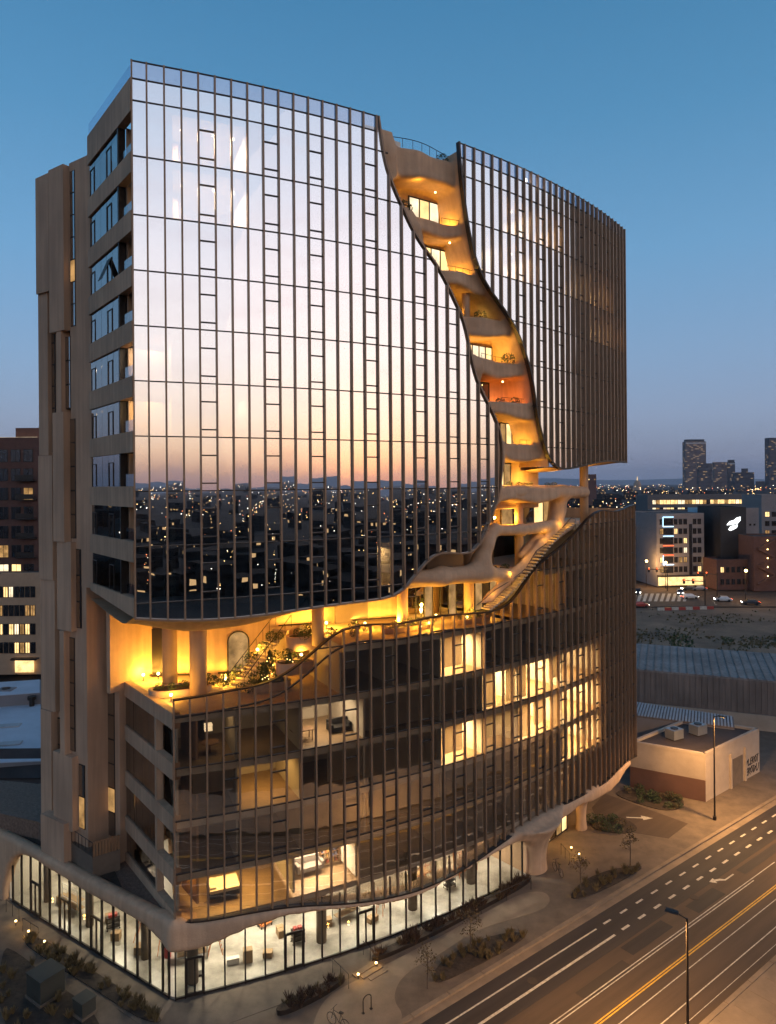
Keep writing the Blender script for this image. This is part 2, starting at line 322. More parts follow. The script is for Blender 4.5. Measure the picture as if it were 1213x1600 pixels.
LOWTOP = [(2.2, 18.84), (4.1, 18.91), (6.11, 19.1), (7.36, 19.17), (8.35, 19.34), (9.43, 19.72), (10.46, 20.31), (11.59, 21.11), (12.6, 21.85), (13.63, 22.33), (14.6, 22.49), (16.85, 22.35), (17.79, 22.22), (19.76, 22.32), (20.6, 22.45), (21.84, 22.45), (23.68, 22.32), (24.84, 22.28), (26.85, 22.14), (28.61, 22.46), (29.75, 23.09), (30.95, 24.21), (32.21, 25.2), (34.07, 26.01), (36.07, 26.7), (38.27, 27.72), (40.34, 28.82), (41.84, 29.39), (43.33, 29.64), (46.76, 29.37), (48.53, 29.51), (51.05, 29.8), (52.66, 29.88)]
LOWBOT = [(2.2, 4.99), (3.25, 4.82), (4.56, 4.68), (5.91, 4.65), (7.28, 4.6), (9.42, 4.39), (10.89, 4.14), (13.2, 3.6), (15.64, 3.15), (17.35, 2.93), (19.39, 2.76), (21.41, 2.82), (23.41, 2.97), (25.92, 3.42), (27.79, 3.79), (28.9, 3.94), (30.86, 4.23), (32.43, 4.42), (35.42, 4.36), (38.7, 4.2), (41.72, 3.95), (44.31, 3.9), (46.9, 4.1), (48.92, 4.15), (50.95, 3.95), (52.66, 3.6)]
CANLOW = [(2.09, 3.42), (2.59, 3.21), (3.36, 3.06), (4.41, 3.16), (5.62, 3.42), (7.0, 3.71), (7.99, 3.77), (9.42, 3.83), (10.89, 3.69), (13.2, 3.3), (14.81, 2.97), (17.35, 2.58), (19.38, 2.42), (22.26, 2.66), (25.44, 3.1), (28.99, 3.37), (30.54, 3.39), (33.0, 3.3), (36.5, 3.3), (38.65, 3.46), (41.0, 3.1), (44.59, 2.75), (46.68, 2.9), (48.45, 3.4), (50.73, 3.5), (52.66, 3.3)]
LV = [25.2, 28.6, 31.9, 35.2, 38.5, 41.8, 45.1, 48.4, 51.9]
UP_LINES = [25.2, 28.6, 31.9, 35.2, 38.5, 41.8, 45.1, 48.4, 51.9, 55.2, 56.5]
LOW_LINES = [7.9, 11.2, 14.5, 17.8, 21.15, 24.9, 28.4]
def interp(poly, x): return float(np.interp(x, [p[0] for p in poly], [p[1] for p in poly]))
_Lz = [(z, s) for s, z in LCUT[:25]][::-1]; _Rz = [(z, s) for s, z in RCUT[:21]][::-1]
def sL(z): return np.interp(z, [p[0] for p in _Lz], [p[1] for p in _Lz])
def sR(z): return np.interp(z, [p[0] for p in _Rz], [p[1] for p in _Rz])
POLY_L = [(0.0, 57.55)] + LCUT
POLY_R = RCUT + [(48.8, 57.5)]
POLY_W = LOWTOP + LOWBOT[::-1]

def clip(poly, s0, s1, z0, z1):
    for ax, lim, sg in ((0, s0, 1), (0, s1, -1), (1, z0, 1), (1, z1, -1)):
        o = []
        for i, p in enumerate(poly):
            q = poly[i - 1]; pi, qi = sg * (p[ax] - lim) >= 0, sg * (q[ax] - lim) >= 0
            if pi != qi:
                t = (lim - q[ax]) / (p[ax] - q[ax]); o.append((q[0] + t * (p[0] - q[0]), q[1] + t * (p[1] - q[1])))
            if pi: o.append(p)
        poly = o
        if len(poly) < 3: return []
    r = []
    for p in poly:
        if not r or abs(p[0] - r[-1][0]) + abs(p[1] - r[-1][1]) > .01: r.append(p)
    if len(r) > 2 and abs(r[0][0] - r[-1][0]) + abs(r[0][1] - r[-1][1]) < .01: r.pop()
    return r
def parea(p): return abs(sum(p[i - 1][0] * p[i][1] - p[i][0] * p[i - 1][1] for i in range(len(p)))) / 2
def inside(poly, x, y):
    c = False
    for i in range(len(poly)):
        (x0, y0), (x1, y1) = poly[i - 1], poly[i]
        if (y0 > y) != (y1 > y) and x < (x1 - x0) * (y - y0) / (y1 - y0) + x0: c = not c
    return c
def vspans(poly, s):
    ys = sorted((poly[i - 1][1] + (s - poly[i - 1][0]) * (poly[i][1] - poly[i - 1][1]) / (poly[i][0] - poly[i - 1][0])) for i in range(len(poly)) if (poly[i - 1][0] > s) != (poly[i][0] > s))
    return [(ys[i], ys[i + 1]) for i in range(0, len(ys) - 1, 2) if ys[i + 1] - ys[i] > .25]

PANES = []     # (area as seen, wall, polygon, n-function, material)
def curtain(name, poly, fins, lines, nf, vents, mglass, guard_above, lo, hi):
    wall = empty(name, tower)
    zs = [lo] + lines + [hi]; ss = fins
    for i in range(len(ss) - 1):
        for k in range(len(zs) - 1):
            c = clip(poly, ss[i] + .03, ss[i + 1] - .03, zs[k] + .02, zs[k + 1] - .02)
            if len(c) < 3 or parea(c) < .05: continue
            sm = (ss[i] + ss[i + 1]) / 2; p = F(sm, nf(sm)); a = parea(c) / (p[0] ** 2 + p[1] ** 2) * max(.05, math.cos(ang(sm) - math.atan2(-p[0], p[1]) * -1))
            g = guard_above(sm, (zs[k] + zs[k + 1]) / 2)
            PANES.append((a, wall, c, nf, M['guard'] if g else mglass))
    for i, s in enumerate(ss):                                  # the fins, each its own bar
        se = min(max(s, ss[0] + .06), ss[-1] - .06)
        for z0, z1 in vspans(poly, se):
            b = MB(); a = .052
            if i in (0, len(ss) - 1): a = .05
            dp_ = .17 + .06 * min(1, max(0, (s - 32) / 8)); P = [F(se - a, nf(s) - dp_), F(se + a, nf(s) - dp_), F(se + a, nf(s) + .06), F(se - a, nf(s) + .06)]
            b.hexa([(*p, z0) for p in P] + [(*p, z1) for p in P]).build('fin', M['bronze'], wall)
    for z in lines:                                             # transoms, one run per storey line
        b = MB()
        for i in range(len(ss) - 1):
            sm = (ss[i] + ss[i + 1]) / 2
            if not inside(poly, sm, z): continue
            P = [F(ss[i] + .06, nf(sm) - .05), F(ss[i + 1] - .06, nf(sm) - .05), F(ss[i + 1] - .06, nf(sm) + .08), F(ss[i] + .06, nf(sm) + .08)]
            b.hexa([(*p, z - .035) for p in P] + [(*p, z + .035) for p in P])
        if b.v: b.build('transom', M['darkmetal'], wall)
    for i in vents:                                             # opening lights: a frame between two cross bars
        if i >= len(ss) - 1: continue
        sm = (ss[i] + ss[i + 1]) / 2
        for k in range(len(zs) - 1):
            h = zs[k + 1] - zs[k]
            if h < 2.5 or not (inside(poly, sm, zs[k] + .1) and inside(poly, sm, zs[k + 1] - .1)): continue
            for fz in (.14, .66):
                z = zs[k] + fz * h
                P = [F(ss[i] + .06, nf(sm) - .06), F(ss[i + 1] - .06, nf(sm) - .06), F(ss[i + 1] - .06, nf(sm) + .07), F(ss[i] + .06, nf(sm) + .07)]
                MB().hexa([(*p, z - .04) for p in P] + [(*p, z + .04) for p in P]).build('window_bar', M['darkmetal'], wall)
    return wall
def trim(pts, nf, w, n0, n1, m, parent, name='edge_trim'):      # a bar that follows a cut edge of the glass
    b = MB(); k = len(pts); ring = []
    fine = []
    for i in range(k - 1):
        d = math.hypot(pts[i + 1][0] - pts[i][0], pts[i + 1][1] - pts[i][1]); q = max(1, int(d / .5))
        fine += [(pts[i][0] + (pts[i + 1][0] - pts[i][0]) * j / q, pts[i][1] + (pts[i + 1][1] - pts[i][1]) * j / q) for j in range(q)]
    fine.append(pts[-1])
    for _ in range(2): fine = [fine[0]] + [((fine[i - 1][0] + 2 * fine[i][0] + fine[i + 1][0]) / 4, (fine[i - 1][1] + 2 * fine[i][1] + fine[i + 1][1]) / 4) for i in range(1, len(fine) - 1)] + [fine[-1]]
    A = []
    for i, (s, z) in enumerate(fine):
        t = (fine[min(i + 1, len(fine) - 1)][0] - fine[max(i - 1, 0)][0], fine[min(i + 1, len(fine) - 1)][1] - fine[max(i - 1, 0)][1]); L = math.hypot(*t) or 1
        ux, uz = -t[1] / L * w / 2, t[0] / L * w / 2
        A += [F(s + ux, nf(s) + n0, z + uz), F(s + ux, nf(s) + n1, z + uz), F(s - ux, nf(s) + n1, z - uz), F(s - ux, nf(s) + n0, z - uz)]
    n = len(fine)
    b.add(A, [(i * 4 + j, i * 4 + (j + 1) % 4, (i + 1) * 4 + (j + 1) % 4, (i + 1) * 4 + j) for i in range(n - 1) for j in range(4)] + [(0, 1, 2, 3), tuple((n - 1) * 4 + j for j in (3, 2, 1, 0))])
    return b.build(name, m, parent)

fins_L = [0.0] + [.9 + .999 * i for i in range(27)]
fins_R = [23.04] + [23.62 + .957 * i for i in range(6)] + [29.36 + .884 * i for i in range(23)]
fins_W = [2.2 + 1.04 * i for i in range(49)]; fins_W[-1] = 52.6
zero = lambda s: 0.0
wL = curtain('curtain_wall', POLY_L, fins_L, UP_LINES, zero, [4, 8, 11, 15, 19, 22, 25], M['glass'], lambda s, z: z > 56.5, 23.0, 58)
wR = curtain('curtain_wall', POLY_R, fins_R, UP_LINES, zero, [7, 10, 13, 17, 20, 23, 26], M['glass'], lambda s, z: z > 56.5, 33.0, 58)
def low_guard(s, z): return False
def deck_line(s): return interp(LOWTOP, s) - 1.15
wW = curtain('curtain_wall', POLY_W, fins_W, LOW_LINES, nlow, [3, 6, 11, 14, 17, 20, 23, 26, 29, 32, 35, 38, 41, 44], M['glass_low'], low_guard, 2.0, 30.5)
wL["label"] = 'left sheet of sky-reflecting glass'; wR["label"] = 'right sheet of glass behind close bronze fins'; wW["label"] = 'lower dark glass wall with wavy top edge'
trim(LCUT, zero, .12, -.16, .12, M['bronze'], wL); trim(RCUT, zero, .13, -.22, .14, M['darkmetal'], wR)
trim(LOWTOP, nlow, .09, -.2, .1, M['darkmetal'], wW); trim(LOWBOT, nlow, .10, -.2, .1, M['darkmetal'], wW)
trim([(s, z - 1.15) for s, z in LOWTOP if s < 29.5], nlow, .10, -.05, .1, M['darkmetal'], wW, 'deck_edge')
for wl_, pts in ((wL, [(0.0, 57.55), (16.07, 57.55)]), (wR, [(23.01, 57.55), (48.8, 57.5)])): trim(pts, zero, .06, -.05, .05, M['darkmetal'], wl_, 'top_rail')

# the 300 panes that show largest are parts of their own, the rest one part per wall
PANES.sort(key=lambda p: -p[0]); rest = {}
for j, (a, wall, c, nf, mg) in enumerate(PANES):
    sc_, zc_ = sum(p[0] for p in c) / len(c), sum(p[1] for p in c) / len(c); ta, tb = random.gauss(0, .005), random.gauss(0, .0026)
    A = [F(s, nf(s) + ta * (s - sc_) + tb * (z - zc_), z) for s, z in c] + [F(s, nf(s) + .025 + ta * (s - sc_) + tb * (z - zc_), z) for s, z in c]; k = len(c)
    fs = [tuple(range(k)), tuple(range(2 * k - 1, k - 1, -1))] + [(i, i + k, (i + 1) % k + k, (i + 1) % k) for i in range(k)]
    if j < 300: MB().add(A, fs).build('pane', mg, wall)
    else: rest.setdefault((wall.name, mg.name), (wall, mg, MB()))[2].add(A, fs)
for wall, mg, b in rest.values(): tag(b.build('pane', mg, wall), kind='stuff')

# ------------------------------------------------------------------ storeys behind the glass
def strip(b, s0, s1, n0, n1, z0, z1, mi=0, step=1.5):
    n = max(1, int(math.ceil((s1 - s0) / step))); f0 = n0 if callable(n0) else (lambda s: n0); f1 = n1 if callable(n1) else (lambda s: n1)
    for i in range(n):
        a, c = s0 + (s1 - s0) * i / n, s0 + (s1 - s0) * (i + 1) / n
        P = [F(a, f0(a)), F(c, f0(c)), F(c, f1(c)), F(a, f1(a))]
        b.hexa([(*p, z0) for p in P] + [(*p, z1) for p in P], mi)
    return b
def slab(s0, s1, n0, n1, z, t=.4, mats=None, name='floor_slab'):
    b = MB(); strip(b, s0, s1, n0, n1, z - t, z - .06, 0); strip(b, s0, s1, n0, n1, z - .055, z, 1)
    return b.build(name, mats or [M['ceil'], M['wood']], tower)
def rooms(z, h, s0, s1, n0, n1, cuts, m=None, back=True):
    b = MB()
    if back: strip(b, s0, s1, n1, n1 + .15, z, z + h)
    for s in cuts:
        P = [F(s - .07, (n0(s) if callable(n0) else n0)), F(s + .07, (n0(s) if callable(n0) else n0)), F(s + .07, n1), F(s - .07, n1)]
        b.hexa([(*p, z) for p in P] + [(*p, z + h) for p in P])
    return b.build('room_walls', m or M['wall'], tower)
for k, z in enumerate(UP_LINES[:10]):
    top = UP_LINES[k + 1] if k < 9 else 56.4; h = top - z - .42
    e = min(float(sL(z)), float(sL(min(top, 57)))) - .45
    if z == 25.2: e = 17.2
    s0 = 0.25 - .29 * .3
    slab(.25, e, .16, 9.5, z)
    if h > 2: rooms(z, h, .3, e, .2, 6.5, [2.3] + [c for c in (6.9, 11.4, 15.8, 20.6, 25.0) if c < e - .5] + [e])
    if z >= 35.2:
        s1 = max(float(sR(z)), float(sR(min(top, 57)))) + .5
        slab(s1, 48.4, .16, 9.5, z)
        if h > 2: rooms(z, h, s1, 48.4, .2, 6.5, [s1] + [c for c in (27.5, 31.8, 36.0, 40.5, 45.0) if c > s1 + .5] + [48.4])
slab(.25, 16.3, .16, 12, 56.4, .5, [M['ceil'], M['gravel']], 'roof_slab'); slab(16.3, 23.3, 1.6, 12, 56.4, .5, [M['ceil'], M['gravel']], 'roof_slab'); slab(23.3, 48.6, .16, 12, 56.4, .5, [M['ceil'], M['gravel']], 'roof_slab')
slab(33.5, 48.6, .16, 11, 35.1, .4)
for k, z in enumerate(LOW_LINES):
    nn = lambda s: nlow(s) + .16
    if z < 15: slab(2.35, 52.4, nn, 10, z, .55)
    h = [2.7, 2.75, 2.75, 2.85, 3.2, 3.0, 1][k]
    if z < 15: rooms(z, h, 2.4, 52.4, lambda s: nlow(s) + .2, 7.0, [2.45, 6.2, 10.5, 15.3, 21.9, 26.1, 30.2, 36.4, 43.2, 48.0, 52.3])
slab(14.4, 52.4, lambda s: nlow(s) + .16, 10, 17.8, .55); rooms(17.8, 2.85, 13.5, 52.4, lambda s: nlow(s) + .2, 7.0, [13.5, 17.7, 21.9, 26.1, 30.2, 36.4, 43.2, 52.3])
slab(29.3, 52.4, lambda s: nlow(s) + .16, 10, 21.15, .5); rooms(21.15, 3.3, 33.0, 52.4, lambda s: nlow(s) + .2, 7.0, [36.4, 43.2, 52.3])
slab(33.5, 52.4, lambda s: nlow(s) + .16, 10, 24.9, .5); rooms(24.9, 3.0, 40.5, 52.4, lambda s: nlow(s) + .2, 7.0, [43.2, 52.3])
slab(40.2, 52.4, lambda s: nlow(s) + .16, 12, 28.4, .5, [M['ceil'], M['deck']], 'roof_slab')
slab(2.35, 31.5, nn, 10, 4.75, .4)   # ceiling over the shops
rooms(5.0, 2.4, 2.4, 31.0, lambda s: nlow(s) + .2, 7.0, [2.45, 10.0, 14.6, 21.9, 26.1, 31.0])
# rear and end walls close the volume
b = MB(); strip(b, 2.4, 52.6, 13.0, 13.3, .2, 17.2); strip(b, 30.5, 52.6, 13.0, 13.3, 17.2, 28.3); P = [F(52.6, .35), F(52.85, .35), F(52.85, 13.2), F(52.6, 13.2)]; b.hexa([(*p, 3.9) for p in P] + [(*p, 29.5) for p in P]); b.build('rear_wall', M['stucco'], tower)
b = MB(); strip(b, -1.5, 33.0, 12.0, 12.3, 17.3, 56.3); strip(b, 33.0, 48.7, 12.0, 12.3, 34.3, 56.3); P = [F(48.62, .05), F(48.8, .05), F(48.8, 12.2), F(48.62, 12.2)]; b.hexa([(*p, 34.4) for p in P] + [(*p, 56.3) for p in P]); b.build('rear_wall', M['stucco'], tower)
b = MB(); strip(b, 17.6, 21.0, 4.6, 9.0, 56.45, 58.9, 0); b.build('penthouse_wall', M['ceil'], tower)

# rooms with the lights on: (s0, s1, floor, depth, watts, colour)
LIT = [(2.4, 6.8, 51.9, 6, 900, WHITE), (2.4, 6.8, 48.4, 6, 800, WHITE), (.3, 2.2, 38.5, 5, 60, WHITE), (.3, 2.2, 35.2, 5, 55, WARM), (5.1, 6.8, 35.2, 5, 40, WHITE), (15.9, 17.2, 25.2, 5, 60, WARM),
       (27.6, 31.7, 51.9, 6, 200, WHITE), (27.6, 31.7, 48.4, 6, 200, WHITE), (31.9, 36, 51.9, 6, 130, WARM), (25.4, 27.4, 48.4, 5, 60, WHITE), (36.1, 40.4, 48.4, 6, 60, WARM), (40.6, 45, 48.4, 6, 120, WARM), (40.6, 45, 45.1, 6, 120, WARM), (45.1, 48.3, 45.1, 6, 90, WARM),
       (22.0, 26.0, 17.8, 6, 330, WARM), (26.2, 30.1, 14.5, 6, 330, WARM), (30.3, 36.3, 14.5, 6, 480, WARM), (22.0, 26.0, 11.2, 6, 330, WARM), (30.3, 36.3, 11.2, 6, 480, WARM), (26.2, 30.1, 11.2, 6, 55, WARM), (36.5, 43.1, 7.9, 6, 420, WARM), (36.5, 43.1, 14.5, 6, 150, WARM), (38.5, 43.1, 11.2, 6, 260, WARM),
       (10.6, 15.2, 14.5, 6, 70, WHITE), (6.3, 10.4, 11.2, 5, 36, (1.0, .66, .22)), (2.6, 9.9, 5.0, 5, 95, (1.0, .68, .24)), (10.1, 14.5, 5.0, 5, 200, WHITE), (2.6, 10, 14.5, 5, 9, WARM)]
for s0, s1, z, dp, w, c in LIT:
    sm = (s0 + s1) / 2; nl = (nlow(sm) if z < 20 else 0) + .6 + dp * .30
    h = 2.55 if z not in (5.0,) else 2.25
    light('room_light', 'AREA', F(sm, nl, z + h), w * (4.6 if z < 20 else 5.0), c, ((s1 - s0) * .5, dp * .4), tower, (0, 0, ang(sm)))
# ceiling downlights that sparkle in the top flats
for z in (51.9, 48.4):
    for s in (3.0, 5.0, 6.3, 28.4, 30.6): MB().ball(F(s, 1.6, z + 2.75), .09, 8, 5).build('downlight', M['bulb_white'], tower)
for s, n, z in ((7.2, 3.2, 16.3), (7.5, 3.0, 15.9), (4.2, 2.6, 16.4)): pass
# blinds drawn down behind some panes
for s0, s1, z0, z1 in ((22.1, 24.1, 18.4, 20.7), (22.1, 24.1, 11.9, 13.9), (26.3, 27.4, 14.6, 17.2), (28.9, 30.0, 14.6, 17.2), (30.4, 31.4, 14.6, 17.2), (34.6, 36.2, 15.4, 17.2), (30.4, 31.9, 11.3, 13.9), (32.4, 33.8, 12.0, 13.9), (35.0, 36.2, 11.3, 13.9), (26.2, 29.8, 12.2, 13.9), (36.6, 37.5, 8.0, 10.6), (39.8, 41.0, 8.5, 10.6),
                       (15.4, 21.8, 14.9, 17.2), (15.4, 21.6, 11.6, 13.9), (15.6, 21.8, 8.4, 10.6), (10.7, 15.1, 8.8, 10.6), (22.0, 25.9, 14.9, 17.2), (12.5, 15.2, 11.9, 13.9), (3.4, 6.0, 12.6, 13.9)):
    b = MB(); strip(b, s0, s1, lambda s: nlow(s) + .28, lambda s: nlow(s) + .31, z0, z1); b.build('roller_blind', M['blind'], tower)
# a few pieces of furniture in the bright rooms
def furniture(s, n, z, kind, label, cat):
    t = thing(kind, label, cat, F(s, n, z), ang(s)); return t
def sofa(t, m, w=2.0):
    MB().box((0, 0, .28), (w, .9, .28)).build('seat', m, t); MB().box((0, .36, .6), (w, .2, .5)).build('backrest', m, t)
    for x in (-1, 1): MB().box((x * (w / 2 - .1), 0, .45), (.2, .9, .4)).build('armrest', m, t)
def shelf(t, m, w=1.4, h=2.1):
    b = MB()
    for x in (-w / 2, w / 2): b.box((x, 0, h / 2), (.05, .35, h))
    b.build('frame', m, t); bk = MB()
    for k in range(6):
        MB().box((0, 0, .1 + k * (h - .2) / 5), (w, .33, .04)).build('shelf', m, t)
    for k in range(5):
        x = -w / 2 + .1
        while x < w / 2 - .15:
            ww = random.uniform(.05, .16); hh = random.uniform(.15, .3); MB().box((x + ww / 2, -.03, .12 + k * (h - .2) / 5 + hh / 2), (ww, .22, hh)).build('book', random.choice(BOOKS), t); x += ww + random.choice((.0, .02, .1))
BOOKS = [mat('book_%d' % i, c, .7) for i, c in enumerate(((.3, .08, .05), (.08, .1, .2), (.5, .42, .3), (.04, .035, .03), (.4, .25, .08)))]
M['fabric_dark'] = mat('dark_fabric', (.03, .028, .03), .9); M['fabric_grey'] = mat('grey_fabric', (.16, .14, .13), .9); M['table_wood'] = mat('table_wood', (.22, .12, .06), .5, var=.3)
sofa(furniture(11.9, 3.6, 5.0, 'sofa', 'grey sofa in the bright white room just above the street canopy', 'sofa'), M['fabric_grey'])
shelf(furniture(13.6, 3.8, 5.0, 'bookcase', 'crammed bookcase in the bright white room just above the street canopy', 'bookcase'), M['table_wood'])
sofa(furniture(14.3, 3.4, 14.5, 'sofa', 'dark sofa in the lit living room below the terrace stairs', 'sofa'), M['fabric_dark'], 1.6)
t = furniture(11.2, 3.0, 14.5, 'dining_table', 'wooden table near the glass of the lit living room below the terrace', 'table'); MB().box((0, 0, .73), (1.5, .8, .05)).build('top', M['table_wood'], t)
for x in (-.65, .65):
    for y in (-.32, .32): MB().box((x, y, .35), (.06, .06, .7)).build('leg', M['table_wood'], t)
t = furniture(13.2, 6.7, 16.0, 'picture', 'small dark framed picture on the living room wall below the terrace', 'picture'); MB().box((0, 0, 0), (.8, .04, .9)).build('frame', M['darkmetal'], t); MB().box((0, -.03, 0), (.6, .02, .7)).build('print', M['wall'], t)
t = furniture(5.6, 3.6, 5.0, 'bed', 'low bed with folded cover in the amber-lit corner room', 'bed'); MB().box((0, 0, .25), (2.0, 1.7, .3)).build('base', M['fabric_dark'], t); MB().box((0, 0, .5), (1.96, 1.66, .2)).build('mattress', M['wall'], t); MB().box((-.75, 0, .66), (.4, 1.3, .14)).build('pillow', M['wall'], t)
t = furniture(4.6, 3.2, 14.5, 'pendant_lamp', 'slatted pendant lamp glowing in the dark corner room', 'lamp')
for k in range(3): MB().box((0, 0, 1.6 + k * .17), (.5, .5, .07)).build('shade', M['lit_pale'], t)
MB().tube([(0, 0, 2.1), (0, 0, 2.72)], .02, 6).build('cord', M['darkmetal'], t)
t = furniture(4.7, 3.3, 14.5, 'round_table', 'round table under the slatted pendant lamp', 'table'); MB().tube([(0, 0, .7), (0, 0, .75)], .6, 20).build('top', M['table_wood'], t); MB().tube([(0, 0, 0), (0, 0, .7)], .06, 8).build('leg', M['table_wood'], t)

# ------------------------------------------------------------------ left flank: precast bands, ribbon windows, corner balconies
DL = (-.622, .783); NI = (.783, .622)
def Lp(t, m, z, o=P00): return (o[0] + DL[0] * t + NI[0] * m, o[1] + DL[1] * t + NI[1] * m, z)
def lbox(t0, t1, m0, m1, z0, z1, o=P00, z0b=None, z1b=None):
    z0b = z0 if z0b is None else z0b; z1b = z1 if z1b is None else z1b
    return [Lp(t0, m0, z0, o), Lp(t1, m0, z0b, o), Lp(t1, m1, z0b, o), Lp(t0, m1, z0, o), Lp(t0, m0, z1, o), Lp(t1, m0, z1b, o), Lp(t1, m1, z1b, o), Lp(t0, m1, z1, o)]
flank = empty('flank_wall', tower); flank["label"] = 'tan side wall with ribbon windows'
TW = 9.1
for k, z in enumerate([25.2, 28.6, 31.9, 35.2, 38.5, 41.8, 45.1, 48.4, 51.9, 55.55]):
    z0, z1 = z - .95, z + .3
    if z > 55: z0, z1 = 54.6, 56.6
    if k == 0:
        MB().hexa(lbox(.08, TW, 0, .5, 24.35, z1, z0b=25.0)).build('band', M['stucco'], flank)
    else: MB().hexa(lbox(.08, TW, 0, .5, z0, z1)).build('band', M['stucco'], flank)
    if z > 55: continue
    zt = ([28.6, 31.9, 35.2, 38.5, 41.8, 45.1, 48.4, 51.9, 55.55] + [0])[k] - (.95)
    MB().hexa(lbox(2.55, 2.75, .05, .5, z1, zt)).build('jamb', M['darkmetal'], flank)
    wn_ = empty('ribbon_window', flank)
    for j in range(5):
        a, c = 2.8 + j * 1.24, 2.8 + (j + 1) * 1.24 - .05
        jt = random.gauss(0, .004)
        MB().hexa([Lp(a, .12, z1, P00), Lp(c, .12 + jt, z1, P00), Lp(c, .15 + jt, z1, P00), Lp(a, .15, z1, P00), Lp(a, .12, zt, P00), Lp(c, .12 + jt, zt, P00), Lp(c, .15 + jt, zt, P00), Lp(a, .15, zt, P00)]).build('pane', M['glass_side'], wn_)
        if j in (1, 4):
            fb = MB()
            for q0, q1, y0, y1 in ((a + .1, a + .16, z1 + .02, zt - .5), (c - .2, c - .14, z1 + .02, zt - .5), (a + .1, c - .14, zt - .55, zt - .5)): fb.hexa(lbox(q0, q1, .08, .12, y0, y1))
            fb.build('window_frame', M['darkmetal'], wn_)
    if z == 45.1:   # one light tilted open
        a = 2.8 + 1.24 + .2
        MB().hexa([Lp(a, -.5, z1 + .1), Lp(a + .85, -.5, z1 + .1), Lp(a + .85, -.46, z1 + .1), Lp(a, -.46, z1 + .1), Lp(a, .1, zt - .5), Lp(a + .85, .1, zt - .5), Lp(a + .85, .14, zt - .5), Lp(a, .14, zt - .5)]).build('open_light', M['darkmetal'], wn_)
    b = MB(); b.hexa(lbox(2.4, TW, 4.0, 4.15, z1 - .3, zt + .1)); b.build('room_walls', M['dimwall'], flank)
    MB().hexa(lbox(.3, 2.45, .22, .25, z1, z1 + .75)).build('balcony_guard', M['guard'], flank)
    MB().hexa(lbox(2.3, 2.42, .5, 3.8, z1, zt)).build('balcony_wall', M['stucco'] , flank)
MB().hexa(lbox(.3, TW, .1, .14, 56.6, 57.5)).build('roof_guard', M['guard'], flank)
light('balcony_light', 'POINT', Lp(1.2, 2.0, 40.2), 12, WARM, .1, tower); light('balcony_light', 'POINT', Lp(1.2, 2.0, 36.9), 12, WARM, .1, tower); light('balcony_light', 'POINT', Lp(1.2, 2.0, 50.0), 9, WARM, .1, tower)
# lower flank
CL = F(2.2, nlow(2.2)); LO = (CL[0], CL[1]); TW2 = 11.2
for k, (z, h0, h1) in enumerate(((5.0, .2, .5), (7.9, .75, .3), (11.2, .75, .3), (14.5, .75, .3), (17.85, .9, .12))):
    z0, z1 = z - h0, z + h1
    MB().hexa(lbox(.08, TW2, .0, .5, z0, z1, LO)).build('band', M['stucco'], flank)
    if k == 4: continue
    zt = (7.9, 11.2, 14.5, 17.85)[k] - (.75, .75, .75, .9)[k]
    MB().hexa(lbox(3.0, 3.3, .03, .5, z1, zt, LO)).build('jamb', M['stucco'], flank)
    wn_ = empty('ribbon_window', flank)
    for j in range(6):
        a, c = 3.35 + j * 1.3, 3.35 + (j + 1) * 1.3 - .05
        MB().hexa(lbox(a, c, .12, .15, z1, zt, LO)).build('pane', M['glass_side'], wn_)
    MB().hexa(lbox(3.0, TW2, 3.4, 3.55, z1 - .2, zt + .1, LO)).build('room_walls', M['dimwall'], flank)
    MB().hexa(lbox(.5, 3.0, 1.7, 1.85, z1 - .3, zt + .2, LO)).build('balcony_wall', M['stucco'], flank)
light('balcony_light', 'POINT', Lp(1.6, .9, 6.6, LO), 40, AMBER, .1, tower)

# ------------------------------------------------------------------ stair and lift shaft: stacked precast slabs with slot windows
Q1, DS_ = (-21.2, 49.6), (-.828, .561); NS = (.561, .828)
def Sp(t, m, z): return (Q1[0] + DS_[0] * t + NS[0] * m, Q1[1] + DS_[1] * t + NS[1] * m, z)
def sbox(t0, t1, m0, m1, z0, z1): return [Sp(t0, m0, z0), Sp(t1, m0, z0), Sp(t1, m1, z0), Sp(t0, m1, z0), Sp(t0, m0, z1), Sp(t1, m0, z1), Sp(t1, m1, z1), Sp(t0, m1, z1)]
def st(px, py): return on_plane(px, py, Q1, DS_)
shaft = empty('shaft_wall', tower); shaft["label"] = 'tan stair shaft of stepped slabs with dark slot windows'
zb = 4.9
MB().hexa(sbox(-.6, st(108, 260)[0], .0, 8, 25.0, st(120, 250)[1])).build('wall', M['precast'], shaft)
MB().hexa(sbox(st(136, 1100)[0], st(100, 900)[0], .02, 8, zb, 25.0)).build('wall', M['precast'], shaft)
Q1b = (Q1[0] + NS[0] * 1.7, Q1[1] + NS[1] * 1.7); RB = on_plane(187, 1150, Q1b, DS_)[0]
MB().hexa(sbox(RB, st(136, 1100)[0], 1.7, 8, zb, 25.0)).build('wall', M['precast'], shaft)
MB().hexa(sbox(st(108, 260)[0], st(60, 270)[0], .45, 8, zb, st(85, 266)[1])).build('wall', M['precast'], shaft)
SL = [(58, 78, 275, 458, 80, 85), (58.5, 73, 458, 712, 73.5, 78.5), (61.5, 83, 712, 906, 86, 91), (63, 85, 906, 1110, 86, 91.5), (65.5, 82, 1110, 1290, 83, 88),
      (85, 108, 264, 520, 110.5, 118), (96, 103, 517, 645, 103, 111), (93, 110, 645, 846, 111, 119), (97, 119, 846, 984, 120, 127.5), (103, 110, 984, 1176, 110, 117.5), (92, 122, 1176, 1290, 124, 133),
      (137, 160, 940, 1062, 165, 179), (140, 158, 1062, 1300, 165, 180)]
